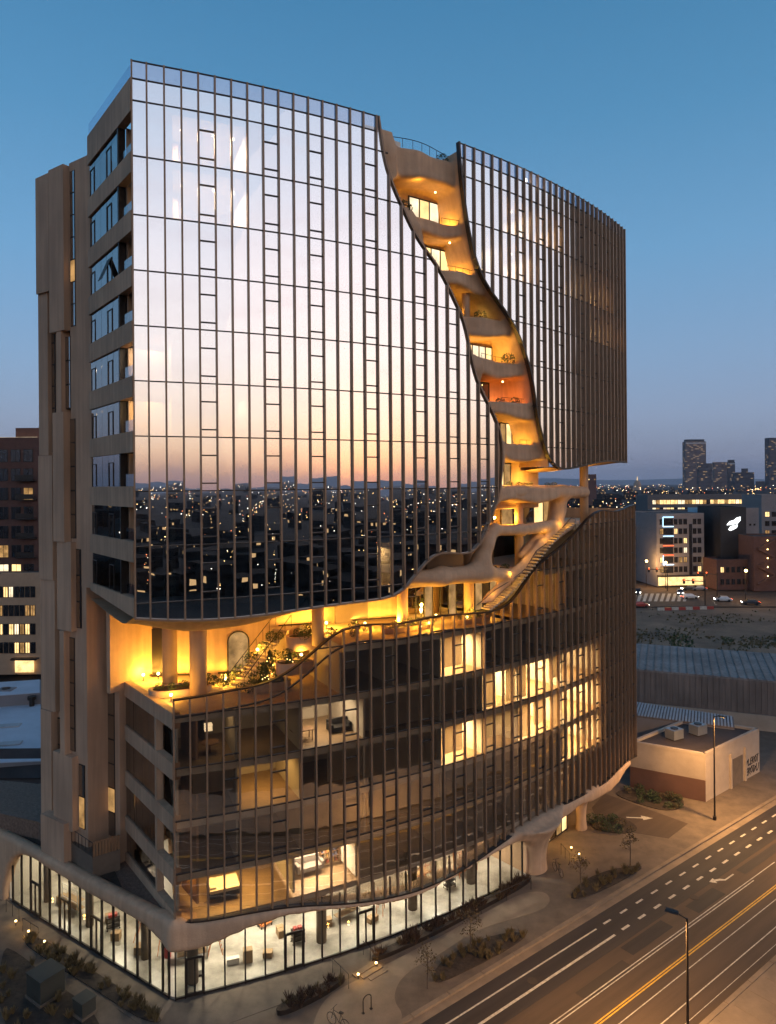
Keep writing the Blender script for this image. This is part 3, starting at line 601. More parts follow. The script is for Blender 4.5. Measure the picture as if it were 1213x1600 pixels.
for i, (x0, x1, y0, y1, w0, w1) in enumerate(SL):
    back = 1.7 if i > 10 else 0.0; st = (lambda px, py: on_plane(px, py, Q1b, DS_)) if back else (lambda px, py: on_plane(px, py, Q1, DS_))
    ta, tb = st(x1, (y0 + y1) / 2)[0], st(x0, (y0 + y1) / 2)[0]; z1, z0 = st((x0 + x1) / 2, y0)[1], max(zb, st((x0 + x1) / 2, y1)[1] + .02)
    pr = (.55, .35, .5, .4, .52, .42, .36, .5, .38, .46, .44, .12, .2)[i]
    MB().hexa(sbox(ta, tb, back - pr + (.45 if i < 5 else 0), back + .5, z0, z1)).build('slab', M['precast'], shaft)
    ta, tb = st(w1, (y0 + y1) / 2)[0], st(w0, (y0 + y1) / 2)[0]; off = back + (.38 if i < 5 else -.03)
    wz0, wz1 = z0 + .25, z1 - .5
    wd = MB().hexa(sbox(ta, tb, off, off + .3, wz0, wz1)).build('slot_window', M['darkmetal'], shaft)
    nz_ = max(2, int((wz1 - wz0) / 1.6))
    for j in range(nz_):
        a, c = wz0 + (wz1 - wz0) * j / nz_ + .05, wz0 + (wz1 - wz0) * (j + 1) / nz_ - .05
        MB().hexa(sbox(ta + .05, tb - .05, off - .02, off + .01, a, c)).build('pane', M['lit_dim'] if (i, j) in ((5, 2), (10, 0), (12, 1)) else M['glass_side'], wd)
st = lambda px, py: on_plane(px, py, Q1, DS_)
t0, t1 = st(116, 1275)[0], st(80, 1275)[0]
MB().hexa(sbox(t0, t1, -.8, .2, zb, 7.9)).build('vent_box', M['precast'], shaft)
MB().hexa(sbox(-.6, st(60, 270)[0], .6, 8, st(85, 266)[1] - .02, st(85, 266)[1] + .02)).build('roof_cap', M['gravel'], shaft)

# ------------------------------------------------------------------ the canyon: balconies and walls of soft plaster
BANDS = [(56.45, 2.0, .75, .10, 0.4), (51.85, .95, .95, .30, 1.9), (48.2, 1.2, .75, .35, 3.1), (45.15, 1.35, .85, .35, .2), (42.0, 1.2, .75, .30, 2.4), (38.8, 1.2, .8, .35, 4.0), (35.5, 1.3, .75, .25, 1.0), (31.9, 1.15, .8, .05, 0.0)]
WZ = [29, 31.9, 34.2, 35.5, 35.9, 37.2, 37.7, 38.8, 40.0, 41.9, 42.2, 43.4, 43.8, 44.8, 45.4, 47.0, 48.2, 49.2, 51.0, 51.9, 52.3, 53.3, 54.0, 55.5, 57.0]
WW = [.8, .9, .7, .9, .15, .15, .6, .8, 1.0, 1.5, .3, .15, .5, .6, .2, .25, .5, .9, 1.5, 1.3, .2, .15, 1.1, 1.4, 1.5]
def canyon_sdf(s, n, z):
    zc = np.clip(z, 29, 57.5); L, Rr = sL(zc), sR(zc); d = np.full(s.shape, 9.0)
    for zt, h, n0, amp, ph in BANDS:
        nf = n0 + amp * np.sin(.85 * s + ph) + .12 * np.sin(2.1 * s + 2 * ph); nf = np.maximum(nf, .36)
        zz = max(zt - h, 0); dip = .20 * np.sin(.9 * s + ph * 2)
        band = rbox([np.abs(n - nf - .18) - .18, np.maximum(zz + dip - z, z - zt)], .17)
        sl_ = rbox([nf - n, np.maximum(zz + dip - z, z - zz - dip - .45)], .2)
        d = smin(d, smin(band, sl_, .25), .35)
    w = np.interp(zc, WZ, WW) - .22 * np.clip(n - 1.2, 0, 3)
    wall = np.maximum(np.maximum(s - L - w, L - .9 - s), .3 + .25 * np.sin(1.3 * z) ** 2 * (n < 9) - n)
    d = smin(d, wall, .7)
    d = smin(d, np.maximum(np.maximum(np.maximum(Rr + .12 - s, s - Rr - .6), .3 - n), 34.0 - z), .3)
    back = np.where((z > 45.1) & (z < 47.0), 5.2 - n, 3.1 - n)
    d = smin(d, back, .35)
    return smax(d, np.maximum(L - .95 - s, s - np.where(z < 35.3, 36.6, Rr + .62)), .05)
solid('canyon_wall', canyon_sdf, (14.8, .0, 29.9), (37.4, 4.6, 57.2), .16, M['canyon'], tower)

def cwindow(s0, s1, n, z0, z1, cols, lit, rows=(0.0, 1.0), parent=None, name='window'):
    t = empty(name, parent or tower)
    fb = MB(); w = .05
    ss = [s0 + (s1 - s0) * i / cols for i in range(cols + 1)]; zz = [z0 + (z1 - z0) * r for r in rows]
    for s in ss:
        P = [F(s - w, n - .05), F(s + w, n - .05), F(s + w, n + .05), F(s - w, n + .05)]; fb.hexa([(*p, z0 - w) for p in P] + [(*p, z1 + w) for p in P])
    for i in range(cols):
        for z in zz:
            P = [F(ss[i] + w, n - .045), F(ss[i + 1] - w, n - .045), F(ss[i + 1] - w, n + .045), F(ss[i] + w, n + .045)]; fb.hexa([(*p, z - w) for p in P] + [(*p, z + w) for p in P])
    fb.build('frame', M['darkmetal'], t)
    for i in range(cols):
        for j in range(len(zz) - 1):
            P = [F(ss[i] + w, n - .012), F(ss[i + 1] - w, n - .012), F(ss[i + 1] - w, n + .012), F(ss[i] + w, n + .012)]
            MB().hexa([(*p, zz[j] + w) for p in P] + [(*p, zz[j + 1] - w) for p in P]).build('pane', lit[(i + j) % len(lit)] if isinstance(lit, list) else lit, t)
    return t
LP_, LT_, LD_ = M['lit_pale'], M['lit'], M['lit_dim']
cwindow(20.6, 24.6, 2.98, 51.4, 54.05, 4, [LP_, LT_]); cwindow(21.8, 25.6, 2.98, 47.6, 50.5, 4, [LT_, LP_])
cwindow(25.6, 29.6, 2.98, 41.2, 43.5, 5, [LP_, LT_, LP_]); cwindow(27.3, 29.2, 2.98, 38.0, 40.5, 2, M['glass_side']); cwindow(30.6, 33.0, 2.98, 34.7, 37.3, 3, [LD_, LT_])
cwindow(29.2, 32.0, 2.98, 31.6, 33.9, 3, [LD_, LT_, LD_])
for s, n, z, w, c in ((19.6, 1.5, 51.4, 70, AMBER), (23.2, 2.0, 51.7, 45, AMBER), (21.6, 1.4, 47.9, 55, AMBER), (24.6, 2.2, 47.8, 60, AMBER), (24.6, 1.6, 44.8, 45, AMBER), (27.4, 2.2, 45.5, 2.5, (1.0, .75, .15)), (25.6, 1.5, 41.8, 50, AMBER), (28.6, 2.1, 41.8, 50, AMBER),
                       (30.0, 1.9, 38.6, 26, (1.0, .30, .04)), (26.9, 1.3, 38.5, 26, AMBER), (28.2, 1.5, 35.2, 40, AMBER), (31.6, 2.0, 35.2, 35, AMBER), (33.4, 2.0, 32.5, 40, AMBER), (29.6, 1.8, 32.5, 30, AMBER), (20.0, .9, 54.0, 8, AMBER)):
    light('balcony_uplight', 'POINT', F(s, n, z), w * 5.6, c, .12, tower)
for s, n, z in ((22.2, 1.7, 54.25), (23.6, 1.7, 50.7), (26.0, 1.2, 50.1), (29.6, 1.8, 40.55), (30.6, 1.0, 43.6)): MB().ball(F(s, n, z), .07, 8, 5).build('downlight', M['bulb'], tower)
# thin guard rail on the roof of the canyon
b = MB(); pts = [F(s, 1.0 + .3 * math.sin(.85 * s + .4), 57.05) for s in np.arange(17.8, 23.0, .4)]; b.tube(pts, .025, 6)
for p in pts[::2]: b.tube([(p[0], p[1], 56.4), p], .02, 5)
b.build('roof_rail', M['darkmetal'], tower)
b = MB()
for k, (zt, s0, s1) in enumerate(((52.2, 22.4, 24.2), (48.55, 22.6, 25.4), (42.35, 26.0, 30.2), (39.1, 28.5, 31.0), (35.8, 31.0, 32.4))):
    pts = [F(s, .95 + .3 * math.sin(.85 * s + (1.9, 3.1, 2.4, 4.0, 1.0)[k]), zt) for s in np.arange(s0, s1, .35)]; b.tube(pts, .02, 5)
    for p in pts[::2]: b.tube([(p[0], p[1], zt - .35), p], .015, 5)
b.build('balcony_rail', M['darkmetal'], tower)

# middle of the canyon: bridges, the stair that climbs along the cut, the tube balcony that runs out past the corner
def fp(px, py, n): s, z = on_facade(px, py, n); return (s, n, z)
def chain(s, n, z, pts, rs, d, k, sq=(1, 1, 1)):
    for i in range(len(pts) - 1): d = smin(d, capsule(s, n, z, pts[i], pts[i + 1], rs[i], rs[i + 1], sq), k)
    return d
def mid_sdf(s, n, z):
    d = np.full(s.shape, 9.0)
    d = chain(s, n, z, [fp(786, 769, 1.3), fp(850, 769, 1.5), fp(930, 769, 1.6)], [.58, .58, .56], d, .1)
    d = smin(d, rbox([np.abs(s - 33.8) - 6.2, 1.5 - n, n - 6.0, np.abs(z - 31.5) - .3], .2), .35)
    d = chain(s, n, z, [fp(871, 775, 2.2), fp(871, 797, 2.2), fp(866, 822, 2.0)], [.75, .6, .8], d, .9)
    d = chain(s, n, z, [fp(776, 829, 1.3), fp(815, 828, 1.5), fp(862, 822, 1.7)], [.42, .45, .55], d, .4)
    d = smin(d, rbox([np.abs(s - 30) - 5.0, 1.3 - n, n - 6.0, np.abs(z - 28.4) - .25], .2), .3)
    d = chain(s, n, z, [fp(773, 826, 1.2), fp(760, 850, 1.2), fp(752, 876, 1.3), fp(756, 893, 1.3)], [.45, .55, .7, .8], d, .5)
    d = chain(s, n, z, [fp(642, 903, 1.0), fp(690, 900, 1.1), fp(740, 895, 1.2), fp(790, 898, 1.4)], [.45, .62, .62, .5], d, .6)
    d = smin(d, rbox([np.abs(s - 25.5) - 7.0, 1.2 - n, n - 7.5, np.abs(z - 24.85) - .25], .2), .4)
    d = chain(s, n, z, [fp(893, 818, 1.5), fp(865, 838, 1.5), fp(845, 853, 1.5), fp(822, 880, 1.5), fp(795, 903, 1.5), fp(766, 934, 1.5), fp(748, 950, 1.6)], [.55, .5, .5, .5, .5, .42, .3], d, .4, (1, .6, 1))
    d = chain(s, n, z, [fp(868, 826, 2.3), fp(838, 843, 2.3), fp(815, 868, 2.2)], [.55, .45, .35], d, .4)
    return d
solid('terrace_bridge', mid_sdf, (17.2, .2, 22.6), (42.5, 7.8, 33.0), .17, M['canyon'], tower)
# stair treads along the cut
for k in range(34):
    f = k / 33; px = 762 + (893 - 762) * f; py = 950 + (818 - 950) * f + 6 * math.sin(f * 6)
    s, z = on_facade(px, py, .95)
    b = MB(); strip(b, s - .14, s + .14, .55, 1.5, z - .12, z); b.build('stair_tread', M['deck'], tower)
b = MB(); pts = [F(*fp(px, py - 9, 1.15)[:2], fp(px, py - 9, 1.15)[2]) for px, py in ((745, 955), (775, 930), (800, 915), (822, 897), (838, 870), (862, 852), (880, 832), (893, 818), (899, 820))]
b.tube(pts, .03, 6)
for p in pts[::2]: b.tube([(p[0], p[1], p[2] - .9), p], .02, 5)
b.build('stair_rail', M['darkmetal'], tower)
def column(s, n, z0, z1, r, m=None, flare=1.5):
    b = MB(); x, y = F(s, n); h = z1 - z0
    b.tube([(x, y, z0), (x, y, z0 + h * .7), (x, y, z0 + h * .88), (x, y, z0 + h * .96), (x, y, z1)], [r, r, r * 1.04, r * (1 + (flare - 1) * .4), r * flare], 24)
    return b.build('column', m or M['canyon'], tower, smooth=True)
for px, n, z0, z1, r in ((628, 3.6, 21.15, 25.2, .42), (732, 3.4, 21.15, 27.6, .42), (811, 3.0, 24.9, 31.3, .38), (913, 2.0, 28.4, 35.0, .40)): column(on_facade(px, 800, n)[0], n, z0, z1, r, flare=1.1)
column(on_facade(728, 480, 1.5)[0], 1.5, 44.2, 47.1, .3, flare=1.3)
column(2.35, 7.6, 17.8, 24.3, .52); column(4.2, 5.4, 17.8, 23.9, .58); column(on_facade(497, 990, 4.5)[0], 4.5, 20.6, 24.6, .45)

# underside of the hanging glass block: a soft lip that swells down behind the glass edge
def sheet(name, fn, us, vs_, m, parent, thick=.0):
    b = MB(); A = [fn(u, v) for u in us for v in vs_]; k = len(vs_)
    b.add(A, [(i * k + j, (i + 1) * k + j, (i + 1) * k + j + 1, i * k + j + 1) for i in range(len(us) - 1) for j in range(k - 1)])
    o = b.build(name, m, parent, smooth=True, fix=False); return o
EDGE = [(0, 24.34), (1.87, 24.1), (3.98, 23.94), (5.92, 23.92), (7.91, 23.98), (10, 24.11), (12.2, 24.22), (14.75, 24.3), (17.2, 24.4), (18.3, 25.1), (19.2, 26.1)]
def soff(u, n):
    s = -.29 * n + .05 + u * (18.4 + .29 * n); A = float(np.interp(s, [-3, 0, 3, 7, 11, 15, 19], [.5, .75, 1.15, 1.0, .55, .3, .1])); q = min(1, n / 2.6); q = q * q * (3 - 2 * q)
    back = max(0, (n - 4.5) / 6); return F(s, .10 + n, interp(EDGE, max(s, 0)) - .03 - A * q + .35 * back)
sheet('soffit', soff, np.linspace(0, 1, 50), np.concatenate([np.linspace(0, 3, 14), np.linspace(3.4, 12, 10)]), M['canyon'], tower)
def soff2(u, n):
    s = 33.6 + u * 15.1; q = min(1, n / 3.0); q = q * q * (3 - 2 * q); e = interp([p for p in RCUT[20:]], s)
    return F(s, .10 + n, e - .02 - .55 * q * (.4 + .6 * math.sin(math.pi * min(1, max(0, (s - 36) / 13)))))
sheet('soffit', soff2, np.linspace(0, 1, 30), np.concatenate([np.linspace(0, 3.2, 12), np.linspace(4, 11.5, 5)]), M['canyon'], tower)

P = [F(33.42, .14), F(33.62, .14), F(33.62, 11.4), F(33.42, 11.4)]; MB().hexa([(*p, 33.60) for p in P] + [(*p, 34.72) for p in P]).build('soffit_end', M['canyon'], tower)

# ------------------------------------------------------------------ the terrace under the block
slab(2.3, 14.4, lambda s: nlow(s) + .14, 10.5, 17.82, .5, [M['ceil'], M['deck']], 'terrace_deck')
slab(13.6, 30.4, lambda s: nlow(s) + .14, 9.5, 21.15, .5, [M['ceil'], M['deck']], 'terrace_deck')
MB().hexa([Lp(.1, .4, 17.6, LO), Lp(10.5, .4, 17.6, LO), Lp(8.5, 6, 17.6, LO), Lp(.1, 6, 17.6, LO), Lp(.1, .4, 17.80, LO), Lp(10.5, .4, 17.80, LO), Lp(8.5, 6, 17.80, LO), Lp(.1, 6, 17.80, LO)]).build('terrace_deck', M['deck'], tower)
BW = [(-19.9, 50.4), (-18.2, 53.0), (-13.3, 53.2), (-8.9, 54.6), (-4.5, 56.0), (1.7, 58.0), (6.0, 60.5)]
b = MB()
for i in range(len(BW) - 1):
    (x0, y0), (x1, y1) = BW[i], BW[i + 1]; L = math.hypot(x1 - x0, y1 - y0); nx, ny = -(y1 - y0) / L * .3, (x1 - x0) / L * .3
    b.hexa([(x0, y0, 17.75), (x1, y1, 17.75), (x1 + nx, y1 + ny, 17.75), (x0 + nx, y0 + ny, 17.75), (x0, y0, 25.6), (x1, y1, 25.6), (x1 + nx, y1 + ny, 25.6), (x0 + nx, y0 + ny, 25.6)])
p0_, p1_ = Sp(RB - .02, 1.55, 0), (-19.75, 50.6, 0); dx_, dy_ = p1_[0] - p0_[0], p1_[1] - p0_[1]
b.hexa([Sp(RB - .12, .9, 17.4), Sp(RB + .3, .9, 17.4), Sp(RB + .3, 4.5, 17.4), Sp(RB - .12, 4.5, 17.4), Sp(RB - .12, .9, 25.4), Sp(RB + .3, .9, 25.4), Sp(RB + .3, 4.5, 25.4), Sp(RB - .12, 4.5, 25.4)])  # return pier added to keep the terrace lamps' light off the shaft
b.build('terrace_wall', M['canyon'], tower)
d_ = MB(); d_.box((-17.2, 52.95, 19.6), (1.6, .3, 3.6), 0.04); d_.build('doorway', M['darkmetal'], tower)
# arched niche
pts = [(-12.35, 0)] + [(-11.6 + .75 * math.cos(a), 2.4 + .75 * math.sin(a)) for a in np.linspace(math.pi, 0, 12)] + [(-10.85, 0)]
b = MB(); yb = lambda x: 53.2 + (x + 13.3) * (1.4 / 4.4) - .10
A = [(x, yb(x), 17.85 + z) for x, z in pts] + [(x, yb(x) + .25, 17.85 + z) for x, z in pts]; k = len(pts); b.add(A, [tuple(range(k)), tuple(range(2 * k - 1, k - 1, -1))] + [(i, (i + 1) % k, k + (i + 1) % k, k + i) for i in range(k)]); b.build('arched_door', M['lit_dim'], tower)
fb = MB(); fb.tube([(x, yb(x) - .03, 17.85 + z) for x, z in pts], .06, 6); fb.build('arch_frame', M['darkmetal'], tower)
# glazed front of the lounge behind the upper terrace
cwindow(on_facade(636, 940, 5.6)[0], on_facade(724, 930, 5.6)[0], 5.6, 21.2, 24.5, 7, [M['glass_side'], M['glass_side'], LD_])
cwindow(on_facade(742, 930, 5.6)[0], on_facade(776, 920, 5.6)[0], 5.6, 21.2, 24.5, 3, [LD_, M['glass_side']])
cwindow(on_facade(764, 800, 4.2)[0], on_facade(862, 800, 4.2)[0], 4.2, 28.5, 31.2, 6, [M['glass_side'], LD_, M['glass_side'], M['glass_side'], LT_, LD_])
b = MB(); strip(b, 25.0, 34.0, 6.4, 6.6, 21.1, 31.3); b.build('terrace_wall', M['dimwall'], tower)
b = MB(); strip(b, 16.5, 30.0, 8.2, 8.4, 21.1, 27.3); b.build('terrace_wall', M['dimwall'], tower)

for (x0, y0), (x1, y1), w_ in (((-18.0, 52.5), (-13.5, 52.7), 200), ((-13.0, 52.9), (-9.3, 54.0), 130), ((-8.6, 54.2), (-4.8, 55.4), 120), ((-4.2, 55.8), (1.2, 57.4), 110)):   # cove of light along the foot of the terrace wall
    t = empty('cove_light', tower); MB().box(((x0 + x1) / 2, (y0 + y1) / 2, 18.0 if x0 < -9 else 21.3), (math.hypot(x1 - x0, y1 - y0), .12, .10), math.atan2(y1 - y0, x1 - x0)).build('housing', M['darkmetal'], t)
    light('cove_lamp', 'AREA', ((x0 + x1) / 2, (y0 + y1) / 2 - .05, 18.12 if x0 < -9 else 21.42), w_, (1.0, .54, .065), (math.hypot(x1 - x0, y1 - y0), .1), t, (math.pi - .35, 0, math.atan2(y1 - y0, x1 - x0)))
def lantern(p, w, c=AMBER, r=.11, label=None, group='small terrace lamps'):
    t = thing('terrace_lamp', label or 'small glowing lamp standing on the terrace', 'lamp', p, 0, group)
    MB().tube([(0, 0, 0), (0, 0, .30)], .03, 6).build('stem', M['darkmetal'], t); MB().ball((0, 0, .42), r, 10, 6).build('globe', M['bulb'], t)
    light('lamp_light', 'POINT', (0, 0, .42 + r + .08), w, c, .1, t)
    return t
lamps = [((-16.4, 51.0, 17.84), 120), ((-18.2, 51.6, 17.84), 60), ((-17.2, 51.9, 17.84), 60), ((-14.6, 46.6, 17.84), 60), (F(6.5, 7.2, 17.84), 120), (F(10.8, 6.6, 18.2), 120), (F(9.2, 7.6, 19.6), 90), (F(11.8, 4.6, 19.6), 70),
         (F(17.6, 5.2, 21.18), 200), (F(19.6, 3.6, 21.18), 170), (F(22.0, 2.6, 21.18), 120), (F(26.0, 2.6, 21.18), 120), (F(29.6, 3.2, 21.18), 80), (F(15.0, 7.0, 21.18), 170), (F(24.4, 4.6, 21.18), 70), (F(20.6, 1.9, 21.18), 60)]
tl = ['left-end terrace lamp against the bright wall by the shaft', 'terrace lamp at the left edge of the lower deck', 'terrace lamp in the back left corner of the lower deck', 'terrace lamp at the glass corner of the lower deck', 'terrace lamp beside the niche behind the near round column', 'terrace lamp among the conifers by the stairs', 'terrace lamp half way up the terrace stairs', 'terrace lamp in the planter below the stair head',
      'terrace lamp left of the mid column, largest glow on the upper deck', 'terrace lamp right of the mid column on the upper deck', 'terrace lamp at the glass edge under the bridge', 'terrace lamp before the climbing stair', 'terrace lamp at the foot of the climbing stair', 'terrace lamp at the back of the upper deck left end', 'terrace lamp before the lounge glass', 'terrace lamp low against the glass guard of the upper deck']
for (p, w), l_ in zip(lamps, tl): lantern(p, w * (3.4 if p[2] < 17.9 or p[2] > 21 else 1.5), label=l_)
for px, py in ((775, 932), (800, 905), (828, 872), (858, 846), (882, 824)): s, z = on_facade(px, py, .8); light('stair_light', 'POINT', F(s, .8, z + .45), 38, AMBER, .08, tower)
for s, n, z, w in ((29.5, 4.0, 29.0, 60), (32.5, 3.2, 29.2, 60), (38.5, 3.0, 33.0, 40), (30.5, 4.5, 25.4, 16), (44, 2.6, 33.0, 40)): light('stair_light', 'POINT', F(s, n, z), w * 3.2, AMBER, .1, tower)
MB().ball(F(30.9, .35, 56.9), .16).build('downlight', M['bulb_white'], tower); light('roof_lamp', 'POINT', F(30.9, .8, 57.0), 60, WHITE, .15, tower)

# terrace stair from the lower deck up to the upper one
A0, A1 = Vector(F(7.3, 6.2, 17.85)), Vector(F(11.6, 8.6, 21.15)); run = (A1 - A0); hd = Vector((run.x, run.y, 0)); Ls = hd.length; hd.normalize(); sd_ = Vector((-hd.y, hd.x, 0)); az = math.atan2(hd.y, hd.x)
stair = empty('terrace_stair', tower)
for k in range(18):
    p = A0 + hd * (Ls * (k + .5) / 18); zt = 17.85 + (k + 1) * 3.3 / 18
    MB().box((p.x, p.y, (17.8 + zt) / 2), (Ls / 18 + .02, 1.5, zt - 17.8), az).build('step', M['deck'], stair)
for sg in (-1, 1):
    b = MB(); P = [A0 + hd * (Ls * f) + sd_ * (sg * .8) + Vector((0, 0, 3.3 * f + .95)) for f in np.linspace(-.05, 1.05, 8)]; b.tube(P, .03, 6)
    for p in P: b.tube([p - Vector((0, 0, .9)), p], .02, 5)
    b.build('handrail', M['darkmetal'], stair)

# planters on the terrace: curved plaster tubs
def planter(name, s, n, z, rs, rn, h, label, rot=0.0):
    t = thing(name, label, 'planter', F(s, n, z), ang(s) + rot); k = 26
    o = [(rs * math.cos(a), rn * math.sin(a) * (1 + .15 * math.cos(2 * a))) for a in np.linspace(0, 2 * math.pi, k, endpoint=False)]
    b = MB(); i_ = [(x * .9, y * .86) for x, y in o]
    A = [(x, y, 0) for x, y in o] + [(x * 1.02, y * 1.02, h) for x, y in o] + [(x, y, h) for x, y in i_] + [(x, y, h - .12) for x, y in i_]
    b.add(A, [(r * k + j, r * k + (j + 1) % k, (r + 1) * k + (j + 1) % k, (r + 1) * k + j) for r in range(3) for j in range(k)])
    b.build('tub', M['canyon'], t, smooth=True, fix=False); MB().prism([(x * .99, y * .99) for x, y in i_], h - .2, h - .08).build('soil', M['soil'], t)
    return t
planter('terrace_planter', 3.0, 6.3, 17.84, 2.1, 1.1, .45, 'long low plaster planter round the two terrace columns')
planter('terrace_planter', 9.3, 4.6, 17.84, 1.5, .9, .6, 'plaster planter with conifers at the foot of the stairs')
planter('terrace_planter', 11.2, 4.3, 18.9, 1.4, .9, .8, 'raised plaster planter right of the stairs')
planter('terrace_planter', 12.6, 5.6, 20.2, 1.5, .9, 1.0, 'highest plaster planter beside the third column')
planter('terrace_planter', 20.0, 2.9, 21.17, 2.0, .6, .4, 'low planter at the glass edge of the upper deck')
planter('terrace_planter', 26.5, 2.4, 21.17, 1.8, .6, .4, 'low planter under the climbing stair')

# ------------------------------------------------------------------ base: plaster canopy that rises and falls, and two legs
K0, DP, NP = (-13.75, 43.62), (-.8303, .5573), (.5573, .8303)
def Kp(t, m, z=None): p = (K0[0] + DP[0] * t + NP[0] * m, K0[1] + DP[1] * t + NP[1] * m); return p if z is None else (*p, z)
ARCH = [on_plane(px, py, K0, DP) for px, py in ((266, 1478), (254, 1467), (231, 1444), (198, 1424), (132, 1388), (75, 1352), (52.8, 1338.5), (38, 1334), (26, 1340), (17, 1356), (12, 1380))]
ARCH += [(ARCH[-1][0] + .1, .0), (ARCH[-1][0] + .2, -2), (40, -2)]
def base_sdf(x, y, z):
    dx, dy = x - FC[0], y - FC[1]; a = np.arctan2(dx, -dy); s = 3 + (a - TH3) * FR; n = FR - np.hypot(dx, dy)
    s2 = (x - P00[0]) * math.cos(TH3) + (y - P00[1]) * math.sin(TH3); n2 = -(x - P00[0]) * math.sin(TH3) + (y - P00[1]) * math.cos(TH3)
    n = np.where(s < 3, n2, n); s = np.where(s < 3, s2, s); nf = nlow(s)
    ze = np.interp(s, [p[0] for p in LOWBOT], [p[1] for p in LOWBOT]); zl = np.interp(s, [p[0] for p in CANLOW], [p[1] for p in CANLOW])
    d = rbox([np.maximum(zl - z, z - ze + .03), np.maximum(nf - .34 - n, n - nf - 1.3), np.maximum(1.9 - s, s - 52.7)], .14)
    t = (x - K0[0]) * DP[0] + (y - K0[1]) * DP[1]; m = (x - K0[0]) * NP[0] + (y - K0[1]) * NP[1]
    zp = np.interp(t, [p[0] for p in ARCH], [p[1] for p in ARCH])
    d2 = rbox([np.maximum(zp - z, z - 5.15), np.maximum(-.30 - m, m - .55), np.maximum(-.5 - t, t - 27)], .18)
    d = smin(d, d2, .7)
    def leg(ps, pn, r0, r1, lean):
        c = ps + lean * np.clip(z / 4, 0, 1) ** 2; rr = r0 + (r1 - r0) * np.clip(z / 4.0, 0, 1) ** 3.2 + .10 * np.clip(1 - z / .8, 0, 1)
        return np.maximum(np.hypot((s - c) / 1.35, n - pn) - rr, z - 4.0) * .8
    d = smin(d, leg(32.4, .95, .78, 1.95, .1), 1.1); d = smin(d, leg(41.4, 1.7, .42, 1.05, -.2), .9)
    return d
solid('street_canopy', base_sdf, (-37.6, 40.6, -.4), (24.6, 80.0, 5.7), .2, M['canyon'], tower, bend=False)
b = MB(); strip(b, 31.4, 52.4, lambda s: nlow(s) + .9, 12.8, 3.75, 4.0); b.build('soffit', M['canyon'], tower)
b = MB(); strip(b, 31.2, 52.4, 5.5, 5.7, .1, 3.8); b.build('lobby_wall', M['canyon'], tower)
P = [F(31.1, .9), F(31.3, .9), F(31.3, 8), F(31.1, 8)]; MB().hexa([(*p, 0) for p in P] + [(*p, 4.0) for p in P]).build('lobby_wall', M['canyon'], tower)
cwindow(35.2, 40.2, 2.6, .1, 3.6, 5, [LD_, M['lit'], M['glass_clear']])
light('lobby_light', 'POINT', F(37.5, 1.6, 2.9), 170, AMBER, .2, tower); light('lobby_light', 'POINT', F(42.8, 3.2, 3.0), 60, AMBER, .2, tower)

# shop front along the street: every pane and post
shop = empty('shop_front', tower); shop["label"] = 'bright shop glazing along the street'
def shopfront(pt, ts, z0, z1f, doors):
    for i in range(len(ts) - 1):
        a, c = ts[i], ts[i + 1]; m_ = (a + c) / 2; z1 = z1f(m_)
        if z1 - z0 < .6: continue
        A = [pt(a + .04, 0), pt(c - .04, 0), pt(c - .04, .02), pt(a + .04, .02)]
        if i in doors:
            MB().hexa([(*p, z0 + 2.35) for p in A] + [(*p, z1) for p in A]).build('pane', M['glass_clear'], shop)
            dr = MB(); e = .09
            for q0, q1, w0, w1 in ((a + .04, a + .04 + e, z0, z0 + 2.3), (c - .04 - e, c - .04, z0, z0 + 2.3), (m_ - e / 2, m_ + e / 2, z0 + .1, z0 + 2.2), (a + .13, c - .13, z0 + 2.2, z0 + 2.35), (a + .13, c - .13, z0, z0 + .1)):
                B = [pt(q0, -.04), pt(q1, -.04), pt(q1, .06), pt(q0, .06)]; dr.hexa([(*p, w0) for p in B] + [(*p, w1) for p in B])
            d_o = dr.build('door', M['darkmetal'], shop)
            MB().hexa([(*p, z0 + .1) for p in [pt(a + .13, 0), pt(c - .13, 0), pt(c - .13, .02), pt(a + .13, .02)]] + [(*p, z0 + 2.2) for p in [pt(a + .13, 0), pt(c - .13, 0), pt(c - .13, .02), pt(a + .13, .02)]]).build('pane', M['glass_clear'], d_o)
        else: MB().hexa([(*p, z0) for p in A] + [(*p, z1) for p in A]).build('pane', M['glass_clear'], shop)
    for i, t_ in enumerate(ts):
        B = [pt(t_ - .04, -.05), pt(t_ + .04, -.05), pt(t_ + .04, .1), pt(t_ - .04, .1)]; zt = max(.8, z1f(t_)); MB().hexa([(*p, 0.0) for p in B] + [(*p, zt) for p in B]).build('mullion', M['darkmetal'], shop)
    for i in range(len(ts) - 1):
        b = MB(); B = [pt(ts[i] + .04, -.04), pt(ts[i + 1] - .04, -.04), pt(ts[i + 1] - .04, .08), pt(ts[i] + .04, .08)]; b.hexa([(*p, .05) for p in B] + [(*p, z0) for p in B]); b.build('sill', M['darkmetal'], shop)
ts_f = [2.25, 2.85, 4.0] + [4.0 + 1.325 * i for i in range(1, 21)]
shopfront(lambda s, m: F(s, nlow(s) + .06 + m), ts_f, .16, lambda s: 4.3, (1, 6, 10))
ts_p = [.35, .95] + [.95 + 1.28 * i for i in range(1, 15)]
zp = lambda t: float(np.interp(t, [p[0] for p in ARCH], [p[1] for p in ARCH])) + .05
shopfront(lambda t, m: Kp(t, m + .05), ts_p, .16, lambda t: 4.4 if t < 17 else max(.2, zp(t)), (6, 9, 12))
